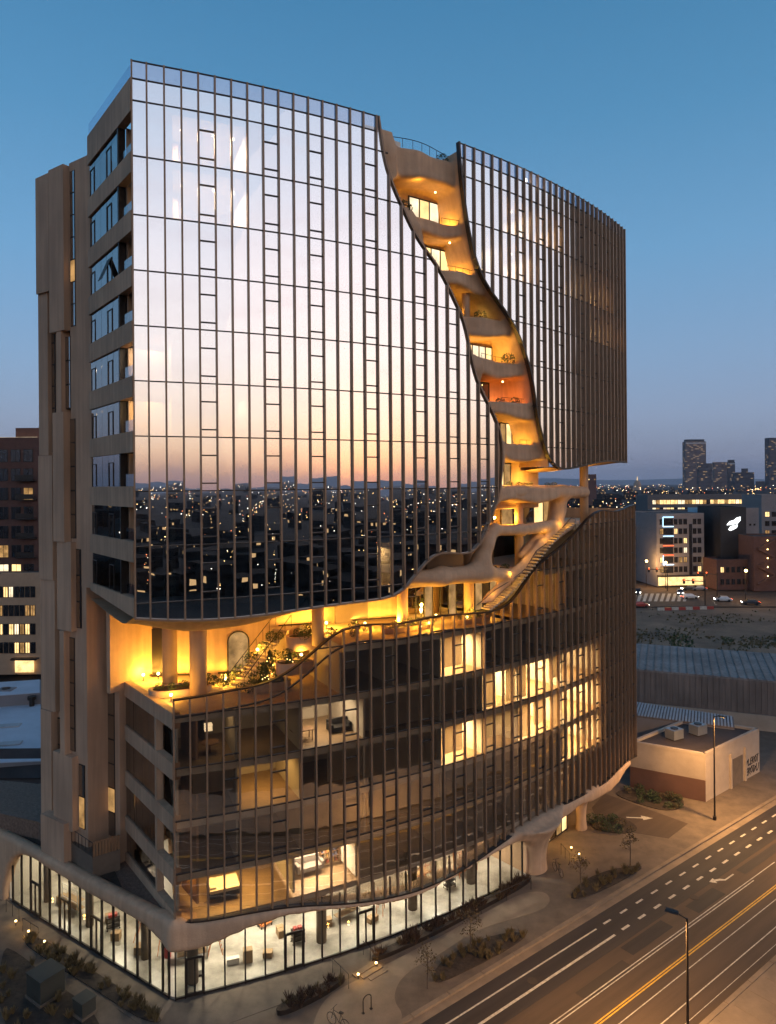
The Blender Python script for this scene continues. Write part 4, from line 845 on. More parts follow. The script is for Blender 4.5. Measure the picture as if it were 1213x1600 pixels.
# inside the shops
fl = [F(s, nlow(s) + .1) for s in np.linspace(2.3, 31.0, 14)] + [F(31.0, 10.5), F(16, 10.5), F(4, 10.5), Kp(20, 8), Kp(19.4, .1), Kp(.3, .1)]
b = MB(); b.prism(fl, .0, .14); b.build('shop_floor', M['slabfloor'], tower)
b = MB(); strip(b, 3.0, 31.0, 9.8, 10.0, .1, 4.3); b.hexa([(*Kp(3, 8), .1), (*Kp(20, 8), .1), (*Kp(20, 8.2), .1), (*Kp(3, 8.2), .1), (*Kp(3, 8), 4.4), (*Kp(20, 8), 4.4), (*Kp(20, 8.2), 4.4), (*Kp(3, 8.2), 4.4)])
b.hexa([(*Kp(19.5, .2), .1), (*Kp(19.7, .2), .1), (*Kp(19.7, 8), .1), (*Kp(19.5, 8), .1), (*Kp(19.5, .2), 4.4), (*Kp(19.7, .2), 4.4), (*Kp(19.7, 8), 4.4), (*Kp(19.5, 8), 4.4)])
for t_ in (7.4, 13.2): b.hexa([(*Kp(t_, 3.2), .1), (*Kp(t_ + .15, 3.2), .1), (*Kp(t_ + .15, 8), .1), (*Kp(t_, 8), .1), (*Kp(t_, 3.2), 4.4), (*Kp(t_ + .15, 3.2), 4.4), (*Kp(t_ + .15, 8), 4.4), (*Kp(t_, 8), 4.4)])
b.build('shop_wall', M['shop_paint'], tower)
for s, w_, hh in ((6.0, 1.6, 2.4), (14.5, 2.2, 2.6), (18.2, 1.2, 3.2), (23.0, 2.0, 2.4)):
    b = MB(); strip(b, s, s + w_, 9.55, 9.78, .12, hh); b.build('dark_doorway', M['dimwall'], tower)
for s, n in ((3.4, 2.6), (12.6, 3.0), (20.4, 2.9), (26.5, 2.9)): column(s, n, .1, 4.4, .36, M['concrete'], 1.0)
for t_ in (4.6, 11.0, 16.5): x, y = Kp(t_, 1.5); MB().tube([(x, y, .1), (x, y, 4.5)], .28, 16).build('column', M['concrete'], tower, smooth=True)
for s in (4.5, 8.5, 12.5, 16.5, 20.5, 24.5, 28.5): light('shop_light', 'AREA', F(s, 5.0, 4.2), (340, 460, 300, 420, 340, 440, 360)[int((s - 4.5) / 4)] * 1.15, (1.0, .92, .76), (.9, .9), tower, (0, 0, ang(s)))
for t_ in (2.8, 6.6, 10.4, 14.2, 17.8): light('shop_light', 'AREA', (*Kp(t_, 3.6), 4.35), (300, 200, 330, 220, 260)[int(t_ / 3.8 - .5)] * 1.2, (1.0, .90, .70), (.8, .8), tower)

# podium roof behind the left shop front
pr = [Kp(.7, .55), Kp(27, .55), Kp(27, 12), (-20, 56), (-18.5, 51.5), Lp(9, .2, 0, LO)[:2], Lp(1, .2, 0, LO)[:2]]
MB().prism(pr, 4.55, 4.86).build('podium_roof', M['gravel'], tower)
MB().prism([on_ground(x, y, 6.3) for x, y in ((-40, 1262), (60, 1284), (92, 1302), (140, 1289), (187, 1300), (187, 1262), (60, 1225), (-40, 1215))], 4.8, 6.3).build('roof_upstand', M['gravel'], tower)
MB().prism([Kp(6, .7), Kp(26, .7), Kp(26, 3.0), Kp(14, 3.4), Kp(9, 2.0)], 4.87, 4.93).build('roof_planting_bed', M['soil'], tower)
ter = [on_ground(x, y, 6.35) for x, y in ((92, 1303), (145, 1340), (188, 1327), (140, 1290))]
MB().prism(ter, 4.87, 6.36).build('roof_landing', M['concrete'], tower)
b = MB()
def rail(b, p, q, z, h=1.0, k=6, r=.025):
    P, Qv = Vector((*p, z + h)), Vector((*q, z + h)); b.tube([P, Qv], r, 6); b.tube([P - Vector((0, 0, h * .85)), Qv - Vector((0, 0, h * .85))], r * .7, 6)
    for i in range(k + 1):
        a = P.lerp(Qv, i / k); b.tube([a, a - Vector((0, 0, h))], r * .8, 5)
rail(b, ter[0], ter[1], 6.36, k=10); rail(b, ter[0], ter[3], 6.36, k=5); b.build('roof_rail', M['darkmetal'], tower)
for i in range(9):
    p, q = Vector(ter[1]), Vector(ter[2]); a = p.lerp(q, i / 9 + .012); c = p.lerp(q, (i + 1) / 9 - .012); d = (c - a).normalized(); nn_ = Vector((-d.y, d.x)) * .05
    MB().hexa([(a.x, a.y, 6.37), (c.x, c.y, 6.37), (c.x + nn_.x, c.y + nn_.y, 6.37), (a.x + nn_.x, a.y + nn_.y, 6.37), (a.x, a.y, 7.4), (c.x, c.y, 7.4), (c.x + nn_.x, c.y + nn_.y, 7.4), (a.x + nn_.x, a.y + nn_.y, 7.4)]).build('screen_board', M['table_wood'], tower)

# ================================================================== GROUND AND STREET
AL = R_(37.2); EX, QX = (math.cos(AL), math.sin(AL)), (math.sin(AL), -math.cos(AL))
def lat(px, py): p = on_ground(px, py); return p[0] * QX[0] + p[1] * QX[1]
def lon(px, py): p = on_ground(px, py); return p[0] * EX[0] + p[1] * EX[1]
def SP(l, q): return (EX[0] * l + QX[0] * q, EX[1] * l + QX[1] * q)
def sheet_poly(name, poly, z, m, kind='structure', parent=None, t=.05):
    o = MB().prism(poly, z - t, z).build(name, m, parent)
    if kind and parent is None: o["kind"] = kind
    return o
def quadS(l0, l1, q0, q1): return [SP(l0, q0), SP(l1, q0), SP(l1, q1), SP(l0, q1)]
M['earth'] = mat('earth', (.055, .040, .030), .95, var=.4, vscale=.02, bump=.2, bscale=.5)
M['farground'] = mat('city_ground', (.030, .024, .021), .95, var=.5, vscale=.006, spec=.05)
gp = [(15000 * math.cos(a), 15000 * math.sin(a)) for a in np.linspace(0, 2 * math.pi, 48, endpoint=False)]
sheet_poly('ground', gp, -.40, M['farground'], t=.2)
QL, QM, QR = lat(700, 1562), lat(980, 1466), lat(1150, 1548)      # road edge, join of new and worn asphalt, far edge
road = sheet_poly('road', quadS(-420, 130, QL, QM), -.12, M['asphalt']); sheet_poly('worn_lanes', quadS(-420, 130, QM + .004, QR), -.124, M['asphalt_old'], parent=road)
pave = sheet_poly('pavement', quadS(-140, 105, QL - 70, QL - .5), .0, M['concrete'], t=.3)
far_pave = sheet_poly('pavement', quadS(-420, 130, QR + .325, QR + 9), .0, M['paving'], t=.3)
# pavement joints: each slab of the far footway is a piece of its own where it shows
for i in range(14):
    l0 = lon(1130, 1600) - 6 + i * 2.0
    for j in range(2): sheet_poly('paving_slab', quadS(l0 + .02, l0 + 1.98, QR + .55 + j * 2.0, QR + 2.5 + j * 2.0), .012, M['paving'], parent=far_pave, t=.02)
ks = MB().box((0, 0, -.12), (2.96, .30, .32)).mesh('kerb_stone', M['paving'])
kl = thing('kerb', 'pale concrete kerb along the tower side of the street', 'kerb'); kr = thing('kerb', 'pale concrete kerb along the far side of the street', 'kerb')
for i in range(34):
    inst('kerb_stone', ks, kl, (*SP(-2 + i * 3, QL - .35), .0), AL)
    if i < 14: inst('kerb_stone', ks, kr, (*SP(26 + i * 3, QR + .17), .0), AL)
sheet_poly('gutter', quadS(-120, 105, QL - .2, QL + .35), -.105, M['paving'], parent=road, t=.01)
def line(l0, l1, q, w, m, name='lane_line'): return sheet_poly(name, quadS(l0, l1, q - w / 2, q + w / 2), -.108, m, parent=road, t=.006)
q1 = lat(812, 1525); q2 = lat(852, 1530); lj1, lj2 = lon(932, 1449), lon(961, 1458)
line(-150, lj1, q1, .11, M['white']); line(-150, lj2, q2, .17, M['white'])
for i in range(16): line(lj1 + .9 + i * 2.05, lj1 + 1.75 + i * 2.05, q1 - .03, .16, M['white'], 'dash'); line(lj2 + .9 + i * 2.05, lj2 + 1.75 + i * 2.05, q2 - .03, .20, M['white'], 'dash')
q3, q4 = lat(998, 1498), lat(1000, 1502)
line(-150, lon(1208, 1344), q3, .07, M['white']); line(-150, lon(1170, 1370), q4 + .02, .07, M['white'])
qy = lat(1071, 1491)
line(-150, 110, qy - .07, .09, M['yellow']); line(-150, 110, qy + .10, .09, M['yellow'])
line(-150, 100, lat(1090, 1500), .06, M['white']); line(-150, 100, lat(1126, 1519), .07, M['white']); line(-60, 70, lat(1150, 1528), .04, M['white'])
# turn arrow
c = Vector(on_ground(1130, 1375)); A = AL + math.pi
arw = [(-1.7, -.06), (-.4, -.06), (-.15, -.35), (.3, -.55), (.25, -.75), (.95, -.65), (.6, -.15), (.5, -.38), (.1, -.2), (-.3, .06), (-1.7, .06)]
sheet_poly('turn_arrow', [(c.x + x * math.cos(AL) * -1 - y * math.sin(AL) * -1, c.y + x * math.sin(AL) * -1 + y * math.cos(AL) * -1) for x, y in arw][::-1], -.106, M['white'], parent=road, t=.006)
# patches in the worn lanes
for l0, l1, qa, qb in ((42, 47, .2, 1.2), (50, 54, .4, 1.5), (36, 41, 1.0, 2.0), (58, 66, .3, 1.1)): sheet_poly('asphalt_patch', quadS(l0, l1, QM + qa, QM + qb), -.118, M['asphalt'] if l0 % 4 else M['earth'], parent=road, t=.004)
# footway shapes by the tower
def gpoly(pts): return [on_ground(x, y) for x, y in pts]
def spoly(pts, k=3):   # smooth closed outline
    P = [on_ground(x, y) for x, y in pts]
    for _ in range(k): P = [tuple(.75 * P[i][j] + .25 * P[(i + d) % len(P)][j] for j in (0, 1)) for i in range(len(P)) for d in (0, 1)] if False else [p for i in range(len(P)) for p in (tuple(.75 * P[i][j] + .25 * P[(i + 1) % len(P)][j] for j in (0, 1)), tuple(.25 * P[i][j] + .75 * P[(i + 1) % len(P)][j] for j in (0, 1)))]
    return P
sheet_poly('pale_path', spoly([(500, 1562), (560, 1530), (660, 1478), (760, 1425), (815, 1395), (850, 1392), (862, 1405), (850, 1422), (800, 1436), (740, 1455), (690, 1490), (630, 1522), (612, 1560), (635, 1590), (600, 1640), (480, 1640)]), .010, M['paving'], parent=pave, t=.02)
sheet_poly('shop_apron', [Kp(-.2, -2.3), Kp(24, -2.3), Kp(24, -.35), Kp(0, -.35), F(5, nlow(5) - .35), F(12, nlow(12) - .35), F(20, nlow(20) - .35), F(26, nlow(26) - .35), F(26, nlow(26) - 1.2), F(20, nlow(20) - 1.7), F(12, nlow(12) - 2.4), F(5, nlow(5) - 3.0), F(1, nlow(2) - 3.4)], .014, M['concrete'], parent=pave, t=.02)
sheet_poly('driveway', gpoly([(925, 1262), (945, 1240), (1075, 1287), (1045, 1310), (985, 1300), (935, 1285)]), .012, M['asphalt_old'], parent=pave, t=.02)
c = Vector(on_ground(1001, 1278)); sheet_poly('drive_arrow', [(c.x + x * .6, c.y + y * .6) for x, y in ((-2.2, .3), (.2, .1), (.3, .7), (1.9, -.2), (.2, -.8), (.25, -.25), (-2.2, 0))], .03, M['white'], parent=pave, t=.01)
M['bed'] = mat('planting_bed', (.045, .030, .020), .95, var=.45, vscale=2.5, bump=.8, bscale=5)
BEDS = [('crescent planting bed near the kerb below the shop front', [(675, 1543), (680, 1512), (715, 1485), (775, 1460), (828, 1457), (805, 1478), (745, 1510)]),
        ('long planting bed near the kerb opposite the canopy legs', [(888, 1408), (900, 1385), (940, 1362), (1012, 1350), (985, 1370), (930, 1398)]),
        ('planting bed between driveway and footway', [(918, 1285), (950, 1272), (985, 1283), (1000, 1297), (975, 1304), (930, 1298)]),
        ('planting bed in front of the low building', [(955, 1240), (985, 1232), (1050, 1240), (1075, 1255), (1050, 1270), (1000, 1258)]),
        ('narrow raised bed left of the footway steps', [(436, 1592), (500, 1562), (538, 1537), (540, 1528), (500, 1545), (430, 1578)]),
        ('narrow raised bed right of the footway steps', [(583, 1507), (665, 1470), (740, 1430), (830, 1380), (826, 1374), (735, 1420), (660, 1460), (580, 1497)]),
        ('dark planting bed along the left shop front', [(30, 1470), (60, 1462), (130, 1508), (215, 1562), (262, 1598), (225, 1598), (150, 1548), (80, 1505)]),
        ('dark lawn corner with utility boxes', [(0, 1478), (30, 1490), (75, 1530), (150, 1580), (165, 1640), (0, 1640)])]
beds = []
for i, (lb, p) in enumerate(BEDS):
    t = thing('planting_bed', lb, 'planting bed'); P = spoly(p, 2); h = .28 if i in (4, 5) else .07
    if i in (4, 5): MB().prism(P, .0, h).build('kerb_edge', M['darkmetal'], t); MB().prism([(x * .999 + .001 * P[0][0], y) for x, y in P], h, h + .03).build('soil', M['bed'], t)
    else: MB().prism(P, .0, h).build('soil', M['bed'], t)
    beds.append(P)
sheet_poly('left_path', gpoly([(0, 1440), (40, 1470), (110, 1520), (200, 1590), (230, 1640), (160, 1640), (60, 1550), (0, 1500)]), .012, M['concrete'], parent=pave, t=.02)

# ------------------------------------------------------------------ plants
def leaves(n, rad, size, zc, seedv, squash=1.0, shape=None):
    r = np.random.default_rng(seedv); b = MB(); V = []; Fq = []
    for i in range(n):
        while True:
            p = r.uniform(-1, 1, 3)
            if p @ p <= 1 and (shape is None or shape(p)): break
        d = p / (np.linalg.norm(p) + 1e-6); p = d * np.linalg.norm(p) ** .6
        c = np.array([p[0] * rad, p[1] * rad, zc + p[2] * rad * squash]); u = r.normal(size=3); u /= np.linalg.norm(u); w = np.cross(u, r.normal(size=3)); w /= np.linalg.norm(w); s = size * r.uniform(.6, 1.3)
        k = len(V); V += [c - u * s, c + w * s * .45, c + u * s, c - w * s * .45]; Fq.append((k, k + 1, k + 2, k + 3))
    b.add(V, Fq); return b
def shrub_mesh(sd, rad, n, size, squash, m): return leaves(n, rad, size, rad * squash * .8, sd, squash).mesh('foliage', m, fix=False)
def conifer_mesh(sd, h, rad, n, m):
    r = np.random.default_rng(sd); b = MB(); V = []; Fq = []
    for i in range(n):
        z = h * (1 - r.uniform(0, 1) ** .7) * .95 + .12; rr = rad * (1 - z / (h * 1.02)) * r.uniform(.3, 1) ** .5; a = r.uniform(0, 2 * math.pi); c = np.array([rr * math.cos(a), rr * math.sin(a), z])
        u = np.array([math.cos(a), math.sin(a), r.uniform(-.6, .2)]) + r.normal(size=3) * .3; u /= np.linalg.norm(u); w = np.cross(u, r.normal(size=3)); w /= np.linalg.norm(w); s = .11; k = len(V)
        V += [c - u * s, c + w * s * .4, c + u * s, c - w * s * .4]; Fq.append((k, k + 1, k + 2, k + 3))
    b.add(V, Fq); return b.mesh('foliage', m, fix=False)
def tuft_mesh(sd, h, n, m):
    r = np.random.default_rng(sd); b = MB(); V = []; Fq = []
    for i in range(n):
        a = r.uniform(0, 2 * math.pi); ln = h * r.uniform(.6, 1.1); o = np.array([math.cos(a), math.sin(a), 0]) * r.uniform(0, .12); lean = r.uniform(.1, .55); d = np.array([math.cos(a) * lean, math.sin(a) * lean, 1]); w = np.array([-math.sin(a), math.cos(a), 0]) * .025
        k = len(V); V += [o - w, o + w, o + d * ln * .6 + w * .7, o + d * ln + np.array([0, 0, -ln * lean * .3]), o + d * ln * .6 - w * .7]; Fq.append((k, k + 1, k + 2, k + 3, k + 4))
    b.add(V, Fq); return b.mesh('foliage', m, fix=False)
SHR = [shrub_mesh(i, .5, 240, .075, .8, M['leaf']) for i in range(3)] + [shrub_mesh(9, .5, 220, .07, .7, M['leaf_dry'])]
CON = [conifer_mesh(20 + i, 1.9, .55, 520, M['leaf']) for i in range(2)]
M['grass_red'] = mat('dry_grass', (.085, .045, .025), .8, var=.4, vscale=3); M['grass_pale'] = mat('pale_grass', (.16, .11, .045), .8, var=.4, vscale=3)
TUF = [tuft_mesh(30 + i, .75, 60, M['grass_red']) for i in range(2)] + [tuft_mesh(40, .55, 50, M['grass_pale'])]
def plant(me, p, sc_, label, group, name='shrub', cat='shrub'):
    t = thing(name, label, cat, p, random.uniform(0, 6.28), group); o = inst('foliage', me, t); o.scale = (sc_, sc_, sc_ * random.uniform(.85, 1.15))
    MB().tube([(0, 0, -.05), (0, 0, .3 * sc_)], .02, 5).build('stem', M['bark'], t); return t
# terrace greenery
for (s, n, z, sc_), l_ in zip(((8.9, 4.8, 18.3, .8), (9.9, 4.4, 18.3, .7), (9.6, 5.6, 18.4, 1.05), (10.7, 4.2, 19.5, .6)), ('conifer with fairy lights left of the terrace stairs', 'low conifer in front of the terrace stairs', 'tallest conifer against the glowing terrace wall', 'small conifer in the raised planter by the stair head')):
    plant(CON[int(s) % 2], F(s, n, z), sc_, l_, 'terrace conifers', 'conifer', 'conifer')
    t = thing('fairy_lights', 'string of tiny lights on the ' + l_, 'lights', F(s, n, z))
    for k in range(5): a = random.uniform(0, 6.28); zz = random.uniform(.2, 1.4) * sc_; r_ = .5 * sc_ * (1 - zz / (2 * sc_)); MB().ball((r_ * math.cos(a), r_ * math.sin(a), zz), .025, 6, 4).build('light', M['bulb'], t)
gr = 'shrubs in the terrace planters'
for s, n, z, sc_ in [(1.6, 6.6, 18.2, .7), (2.4, 6.0, 18.2, .6), (3.2, 6.4, 18.2, .7), (4.7, 6.3, 18.2, .6), (5.4, 6.2, 18.2, .9), (6.2, 6.6, 17.9, .9), (7.2, 5.0, 17.9, .7), (8.0, 4.3, 18.3, .7), (11.6, 4.3, 19.6, .8), (12.0, 5.8, 21.1, .8), (13.0, 5.4, 21.1, .7), (11.0, 7.6, 20.6, .8)]:
    plant(SHR[random.randrange(3)], F(s, n, z), sc_, 'small dark shrub in a planter on the lower terrace', gr)
for s, n, z, sc_ in [(17.0, 4.4, 21.2, .9), (18.4, 3.2, 21.2, .8), (19.0, 2.9, 21.5, .8), (20.2, 2.8, 21.5, .9), (21.2, 3.0, 21.5, .7), (23.0, 3.6, 21.2, .7), (25.4, 2.5, 21.5, .8), (26.4, 2.4, 21.5, 1.0), (27.6, 2.4, 21.5, .8), (28.4, 2.3, 21.5, .7)]:
    plant(SHR[random.randrange(3)], F(s, n, z), sc_, 'small shrub at the glass edge of the upper terrace', 'shrubs on the upper terrace')
for (s, n, z, sc_), l_ in zip([(18.6, .9, 51.7, 1.5), (26.4, 1.3, 45.0, 1.1), (24.7, 1.1, 41.8, .9), (29.6, 1.2, 41.8, 1.2), (28.6, 1.2, 38.6, .8), (30.4, 1.2, 38.6, .9), (27.6, .8, 35.3, .8), (22.5, 1.2, 56.4, 1.0)],
        ('bushy plant on the topmost canyon balcony', 'lit bush in the dark opening of the canyon', 'plant at the left end of the large lit canyon window', 'wide bush right of the large lit canyon window', 'left plant on the red-lit balcony', 'right plant on the red-lit balcony', 'plant in the canyon niche with leaf shadows', 'plant on the roof above the canyon')): plant(SHR[random.randrange(3)], F(s, n, z), sc_, l_, 'plants on the canyon balconies')
for s, n, z in ((30.0, 1.5, 31.95), (31.4, 1.6, 31.95), (32.4, 1.8, 31.9), (33.2, 1.8, 31.9), (36.5, 2.2, 31.9), (38.0, 2.4, 31.9), (28.6, 2.0, 25.1), (29.8, 2.0, 25.1), (30.6, 2.4, 25.1)): plant(SHR[random.randrange(3)], F(s, n, z), .62, 'low plant along the bridge balconies beside the canyon stair', 'plants along the bridges')
for s, n, z, sc_ in [(7.6, 7.2, 18.3, 1.2), (8.6, 7.6, 19.0, 1.1), (9.8, 7.9, 19.8, 1.1), (10.6, 8.2, 20.4, 1.0), (8.4, 5.2, 18.1, 1.2), (9.2, 5.6, 18.8, 1.2), (10.2, 6.0, 19.4, 1.1), (11.0, 5.2, 19.6, 1.2), (12.2, 5.0, 21.0, 1.0), (13.2, 6.2, 21.2, 1.1), (14.2, 4.4, 21.2, .9), (6.6, 6.9, 17.9, 1.1), (7.8, 4.4, 17.9, 1.0), (5.2, 6.6, 18.1, 1.0), (15.6, 3.4, 21.2, .9), (16.4, 4.8, 21.2, 1.0)]:
    plant(SHR[random.randrange(3)], F(s, n, z), sc_, 'dark bushy shrub on the stepped terrace around the stairs', 'bushes round the terrace stairs')
# ground planting
def scatter(P, n, f, seedv):
    r = random.Random(seedv); xs = [p[0] for p in P]; ys = [p[1] for p in P]; k = 0
    while k < n:
        x, y = r.uniform(min(xs), max(xs)), r.uniform(min(ys), max(ys))
        if inside(P, x, y): f(x, y, r); k += 1
def gtuft(i, g, l_): return lambda x, y, r: plant(TUF[i if r.random() < .75 else 2], (x, y, .1 if i < 2 else .08), r.uniform(.7, 1.2), l_, g, 'grass_tuft', 'grass')
scatter(beds[0], 26, gtuft(2, 'tufts in the crescent bed', 'dry grass tuft in the crescent bed near the kerb'), 1)
scatter(beds[1], 24, gtuft(2, 'tufts in the long bed', 'dry grass tuft in the long bed opposite the canopy legs'), 2)
scatter(beds[4], 22, gtuft(0, 'tufts in the left raised bed', 'red-brown grass tuft in the raised bed left of the steps'), 3)
scatter(beds[5], 60, gtuft(1, 'tufts in the right raised bed', 'red-brown grass tuft in the raised bed right of the steps'), 4)
scatter(beds[6], 60, gtuft(2, 'tufts along the left shop front', 'grass tuft in the bed along the left shop front'), 5)
scatter(beds[7], 20, gtuft(2, 'tufts on the dark lawn corner', 'grass tuft on the lawn corner by the utility boxes'), 6)
def gshrub(g, l_): return lambda x, y, r: plant(SHR[r.choice((0, 1, 3))], (x, y, .05), r.uniform(.7, 1.3), l_, g)
scatter(beds[2], 10, gshrub('shrubs by the driveway', 'dark shrub in the bed between driveway and footway'), 7)
scatter(beds[3], 16, gshrub('shrubs by the low building', 'dark shrub in the bed in front of the low building'), 8)
def young_tree(px, py, h, l_, sd):
    x, y = on_ground(px, py); t = thing('young_tree', l_, 'tree', (x, y, 0)); r = random.Random(sd); b = MB()
    b.tube([(0, 0, 0), (.03, .02, h * .5), (0, .05, h * .95)], [.05, .04, .015], 7); tips = []
    for k in range(11):
        z = h * (.42 + .05 * k); a = r.uniform(0, 6.28); l = h * .22 * (1.1 - k / 14); e = (l * math.cos(a), l * math.sin(a), z + l * .8); b.tube([(0, .03, z), (e[0] * .5, e[1] * .5, z + l * .3), e], [.02, .013, .006], 5); tips.append(e)
    b.build('trunk', M['bark'], t); c = MB(); rr = np.random.default_rng(sd)
    for e in tips:
        for k in range(22):
            p = np.array(e) + rr.normal(size=3) * h * .055; u = rr.normal(size=3); u /= np.linalg.norm(u); w = np.cross(u, rr.normal(size=3)); w /= np.linalg.norm(w); s = .085; c.add([p - u * s, p + w * s * .5, p + u * s, p - w * s * .5], [(0, 1, 2, 3)])
    c.build('crown', M['leaf_dry'], t, fix=False)
young_tree(985, 1352, 2.7, 'young thin tree in the long bed right of the canopy legs', 3); young_tree(907, 1396, 3.0, 'young thin tree at the left end of the long kerb bed', 4); young_tree(735, 1490, 3.0, 'young thin tree in the crescent kerb bed', 5); young_tree(668, 1545, 2.6, 'bare sapling at the corner of the crescent bed', 6)

# ------------------------------------------------------------------ street furniture
LAMPC = (1.0, .56, .20)
def street_lamp(x, y, h, toward, label, watts):
    t = thing('street_lamp', label, 'street lamp', (x, y, 0), toward, 'street lamps')
    MB().tube([(0, 0, 0), (0, 0, .35)], .16, 12).build('base', M['darkmetal'], t); MB().tube([(0, 0, .3), (0, 0, h)], [.085, .055], 10).build('pole', M['darkmetal'], t)
    MB().tube([(0, 0, h - .05), (.5, 0, h + .12)], .035, 8).build('arm', M['darkmetal'], t)
    b = MB(); b.hexa([(.4, -.13, h + .08), (1.1, -.17, h + .12), (1.1, .17, h + .12), (.4, .13, h + .08), (.42, -.09, h + .2), (1.05, -.12, h + .22), (1.05, .12, h + .22), (.42, .09, h + .2)]); hd_ = b.build('head', M['darkmetal'], t)
    MB().box((.78, 0, h + .09), (.5, .2, .02)).build('lens', emit('lamp_lens', LAMPC, 6.0) if 'lamp_lens' not in bpy.data.materials else bpy.data.materials['lamp_lens'], hd_)
    light('lamp_light', 'SPOT', (.78, 0, h + .04), watts, LAMPC, .15, t, (0, 0, 0), 158)
    return t
x, y = on_plane(1047, 1445, (0, 36.8), (1, 0))[0], 36.8
street_lamp(15.6, 36.8, 9.2, AL + math.pi * .62, 'near black street lamp on the far kerb, cut by the frame', 12500)
lx, ly = on_ground(1117, 1281); street_lamp(lx, ly, 9.9, AL - math.pi / 2, 'tall slim street lamp on the footway before the low building', 11000)
for k, d in enumerate((38, -38, -80, 76)): street_lamp(15.6 + EX[0] * d, 36.8 + EX[1] * d, 9.2, AL + math.pi / 2, ('street lamp outside the frame, first up the street', 'street lamp outside the frame, first down the street', 'street lamp outside the frame, second down the street', 'street lamp outside the frame, second up the street')[k], 12500)
def handrail(pts, label):
    P = [on_ground(x, y) for x, y in pts]; t = thing('handrail', label, 'handrail', (*P[0], 0)); o = Vector((*P[0], 0)); b = MB(); Q = [Vector((*p, .95)) - o for p in P]
    b.tube([Q[0] - Vector((0, 0, .95))] + Q + [Q[-1] - Vector((0, 0, .95))], .025, 6); b.build('rail', M['darkmetal'], t)
    b = MB()
    for i in range(1, len(Q)): m_ = (Q[i - 1] + Q[i]) / 2; b.tube([m_, m_ - Vector((0, 0, .9))], .02, 5)
    b.build('post', M['darkmetal'], t)
handrail([(520, 1520), (545, 1545)], 'left handrail of the lit footway steps'); handrail([(568, 1492), (590, 1512)], 'right handrail of the lit footway steps')
handrail([(36, 1455), (60, 1470)], 'handrail at the left end of the shop front'); handrail([(10, 1425), (30, 1440)], 'handrail at the left frame edge by the arch')
handrail([(877, 1335), (890, 1350)], 'handrail at the lobby steps'); handrail([(752, 1428), (830, 1390)], 'long thin guard rail before the right end of the shop front')
for i in range(4):
    P = [on_ground(555 + 5 * i, 1497 + 3 * i), on_ground(583 + 7 * i, 1497 + 5 * i), on_ground(563 + 7 * i, 1518 + 4 * i), on_ground(540 + 5 * i, 1513 + 3 * i)]
for k, (a, c) in enumerate((((548, 1500), (575, 1490)), )):
    st_ = thing('footway_steps', 'low concrete steps lit amber between the two raised beds', 'steps'); 
    for j in range(3): P = [on_ground(550 + j * 12, 1524 + j * 2), on_ground(585 + j * 8, 1503 + j * 5), on_ground(591 + j * 8, 1507 + j * 5), on_ground(556 + j * 12, 1529 + j * 2)]; MB().prism(P, .015, .12 - .035 * j).build('step', M['paving'], st_)
for px, py, w in ((560, 1530, 14), (588, 1512, 14), (45, 1462, 16), (70, 1478, 10), (25, 1446, 12), (905, 1340, 16), (893, 1330, 10)):
    t = thing('path_light', {560: 'low path light at the left of the lit steps', 588: 'low path light at the right of the lit steps', 45: 'path light by the left handrail', 70: 'path light in the bed of the left shop front', 25: 'path light at the left frame edge', 905: 'path light before the lobby', 893: 'path light by the lobby steps'}[px], 'lamp', (*on_ground(px, py), 0), 0, 'path lights')
    MB().tube([(0, 0, 0), (0, 0, .3)], .03, 6).build('post', M['darkmetal'], t); MB().tube([(0, 0, .3), (0, 0, .36)], .07, 8).build('head', M['bulb'], t); light('lamp_light', 'POINT', (0, 0, .55), w, AMBER, .06, t)
x, y = on_ground(574, 1580); t = thing('bike_rack', 'black hoop bike rack on the pale footway', 'bike rack', (x, y, 0), AL); MB().tube([(-.3, 0, 0), (-.3, 0, .75)] + [(-.3 * math.cos(a), 0, .75 + .25 * math.sin(a)) for a in np.linspace(.3, math.pi - .3, 7)] + [(.3, 0, .75), (.3, 0, 0)], .03, 8).build('hoop', M['darkmetal'], t); MB().box((-.3, 0, .03), (.15, .15, .03)).build('foot', M['darkmetal'], t); MB().box((.3, 0, .03), (.15, .15, .03)).build('foot', M['darkmetal'], t)
def bicycle(px, py, rz, label):
    x, y = on_ground(px, py); t = thing('bicycle', label, 'bicycle', (x, y, .015), rz)
    for cx_ in (-.52, .52):
        w = MB(); w.tube([(cx_ + .34 * math.cos(a), 0, .35 + .34 * math.sin(a)) for a in np.linspace(0, 2 * math.pi, 22)], .022, 6); wh = w.build('wheel', M['darkmetal'], t)
        sp = MB(); [sp.tube([(cx_, 0, .35), (cx_ + .33 * math.cos(a), 0, .35 + .33 * math.sin(a))], .004, 4) for a in np.linspace(0, 2 * math.pi, 12, endpoint=False)]; sp.build('spokes', M['steel'], wh)
    f = MB(); [f.tube([a, c], .018, 6) for a, c in (((-.52, 0, .35), (-.05, 0, .32)), ((-.52, 0, .35), (-.2, 0, .85)), ((-.05, 0, .32), (-.22, 0, .95)), ((-.2, 0, .85), (.35, 0, .9)), ((-.05, 0, .32), (.37, 0, .8)), ((.52, 0, .35), (.33, 0, 1.05)))]; f.build('frame', M['darkmetal'], t)
    MB().tube([(.33, -.28, 1.08), (.36, 0, 1.05), (.33, .28, 1.08)], .016, 6).build('handlebar', M['darkmetal'], t); MB().box((-.23, 0, .98), (.26, .13, .06)).build('saddle', M['darkmetal'], t)
bicycle(529, 1606, AL + 1.9, 'dark bicycle parked on the footway at the bottom edge')
bicycle(872, 1366, AL + 1.2, 'dark bicycle leaning by the canopy leg')
